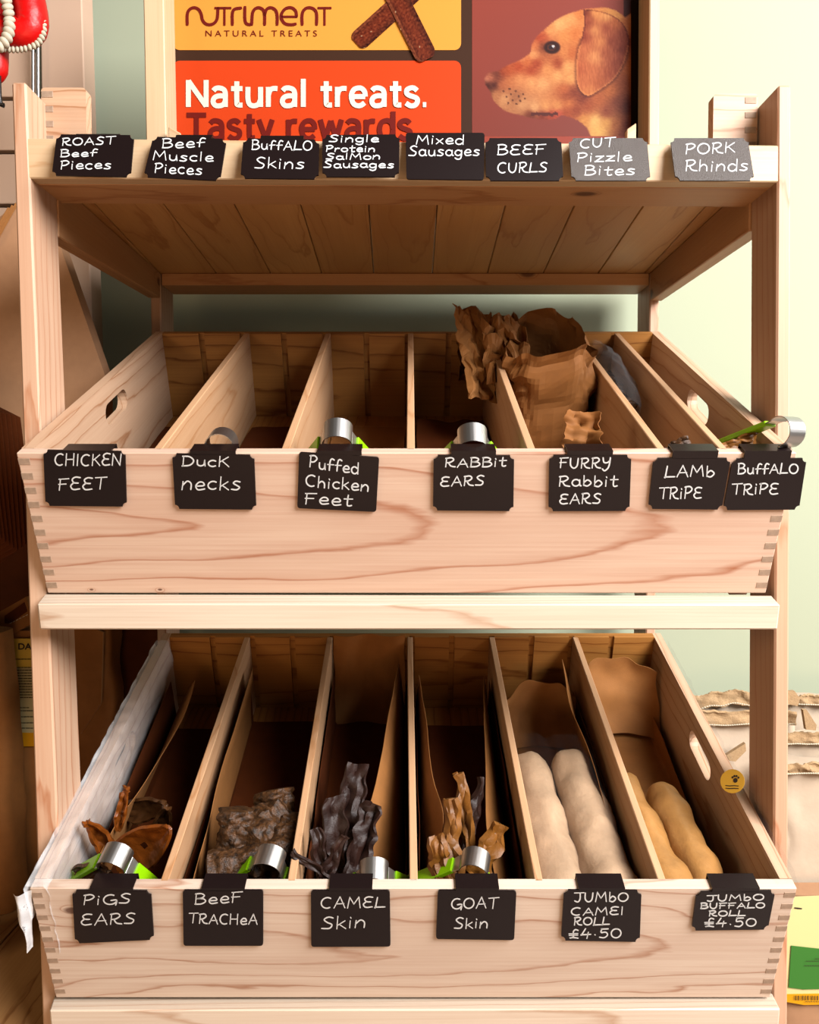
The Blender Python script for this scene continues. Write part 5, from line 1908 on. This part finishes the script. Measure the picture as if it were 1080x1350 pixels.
sack(900, 1050, 938, 18, 1.36, .05, 'pale paper sack with a stitched top behind the right post, middle layer', 2.2)
sack(905, 1000, 915, 18, 1.43, .05, 'pale paper sack highest at the back, left of the right post', 4.7, wave=8)
sack(1036, 1130, 918, 12, 1.43, .05, 'pale paper sack topmost at the far right edge', 6.1)
sack(1034, 1130, 966, 16, 1.33, .05, 'pale paper sack below the topmost one at the right edge', 9.3, wave=2)
sack(1030, 1130, 1007, 14, 1.26, .06, 'pale crumpled paper sack with a fuzzy brown band, nearest at right', 12.4, wave=1)
for (pts_, lab) in (([(1038, 912), (1048, 911), (1055, 921), (1052, 931), (1038, 928)], 'small folded brown paper spout beside the right post, topmost'),
                    ([(1059, 936), (1064, 936), (1077, 956), (1076, 963), (1063, 962)], 'slanted brown paper spout between the right sacks'),
                    ([(958, 996), (983, 980), (984, 990), (970, 1004), (962, 1003)], 'short brown paper strip sticking out left of the right post')):
    slab('paper_spout', pts_, 1.318 if pts_[0][0] > 1000 else 1.33, .008, mat['kraftband'], lab, 'paper', None)

# yellow dog food bag
yb = thing('yellow_bag', Vector((P(1090, 1250, 1.20).x, 1.22, 0)), 'yellow printed pet food bag with a green label at the lower right', 'bag')
YB = 1.215
A0 = P(1037, 1180, YB)
zbt = 0.002
bagfront('bag_body', 1035, 1150, 1181, 1300, YB, .04, mat['kraftpink'], yb, 15.2, .003, zmin=zbt)
yfl = YB - .006
slab('yellow_front', [(1037.5, 1183), (1150, 1178), (1150, 1316), (1037.5, 1312)], yfl, .001, mat['paleyellow'], None, None, parent=yb)
slab('orange_band', [(1037.5, 1311), (1150, 1309), (1150, 1323), (1060, 1325), (1037.5, 1321)], yfl - .001, .001, mat['orangeband'], None, None, parent=yb)
slab('green_label', [(1043.5, 1247), (1080, 1251), (1150, 1250), (1150, 1302), (1060, 1304.5), (1040, 1302)], yfl - .002, .001, mat['greenlabel'], None, None, parent=yb)
bm = bmesh.new()
for k in range(16):
    x = 1047 + k * 2.1 + (k % 3) * .4
    ribbon_into(bm, [(x, 1313), (x, 1318.5)], .35 + .3 * (k % 2), lambda a, b: P(a, b, yfl - .0025))
for yy, xa_ in ((1267, 1063), (1273, 1061), (1264, 1075), (1320.5, 1062)):
    x = xa_
    while x < 1085:
        ribbon_into(bm, [(x, yy), (x + 2.4, yy + .2)], .45, lambda a, b: P(a, b, yfl - .0038))
        x += 3.4
ribbon_into(bm, [(1048, 1197), (1052, 1197.5), (1057, 1198)], 1.0, lambda a, b: P(a, b, yfl - .0008))
bm_obj('small_print', bm, mat['ink'], yb)
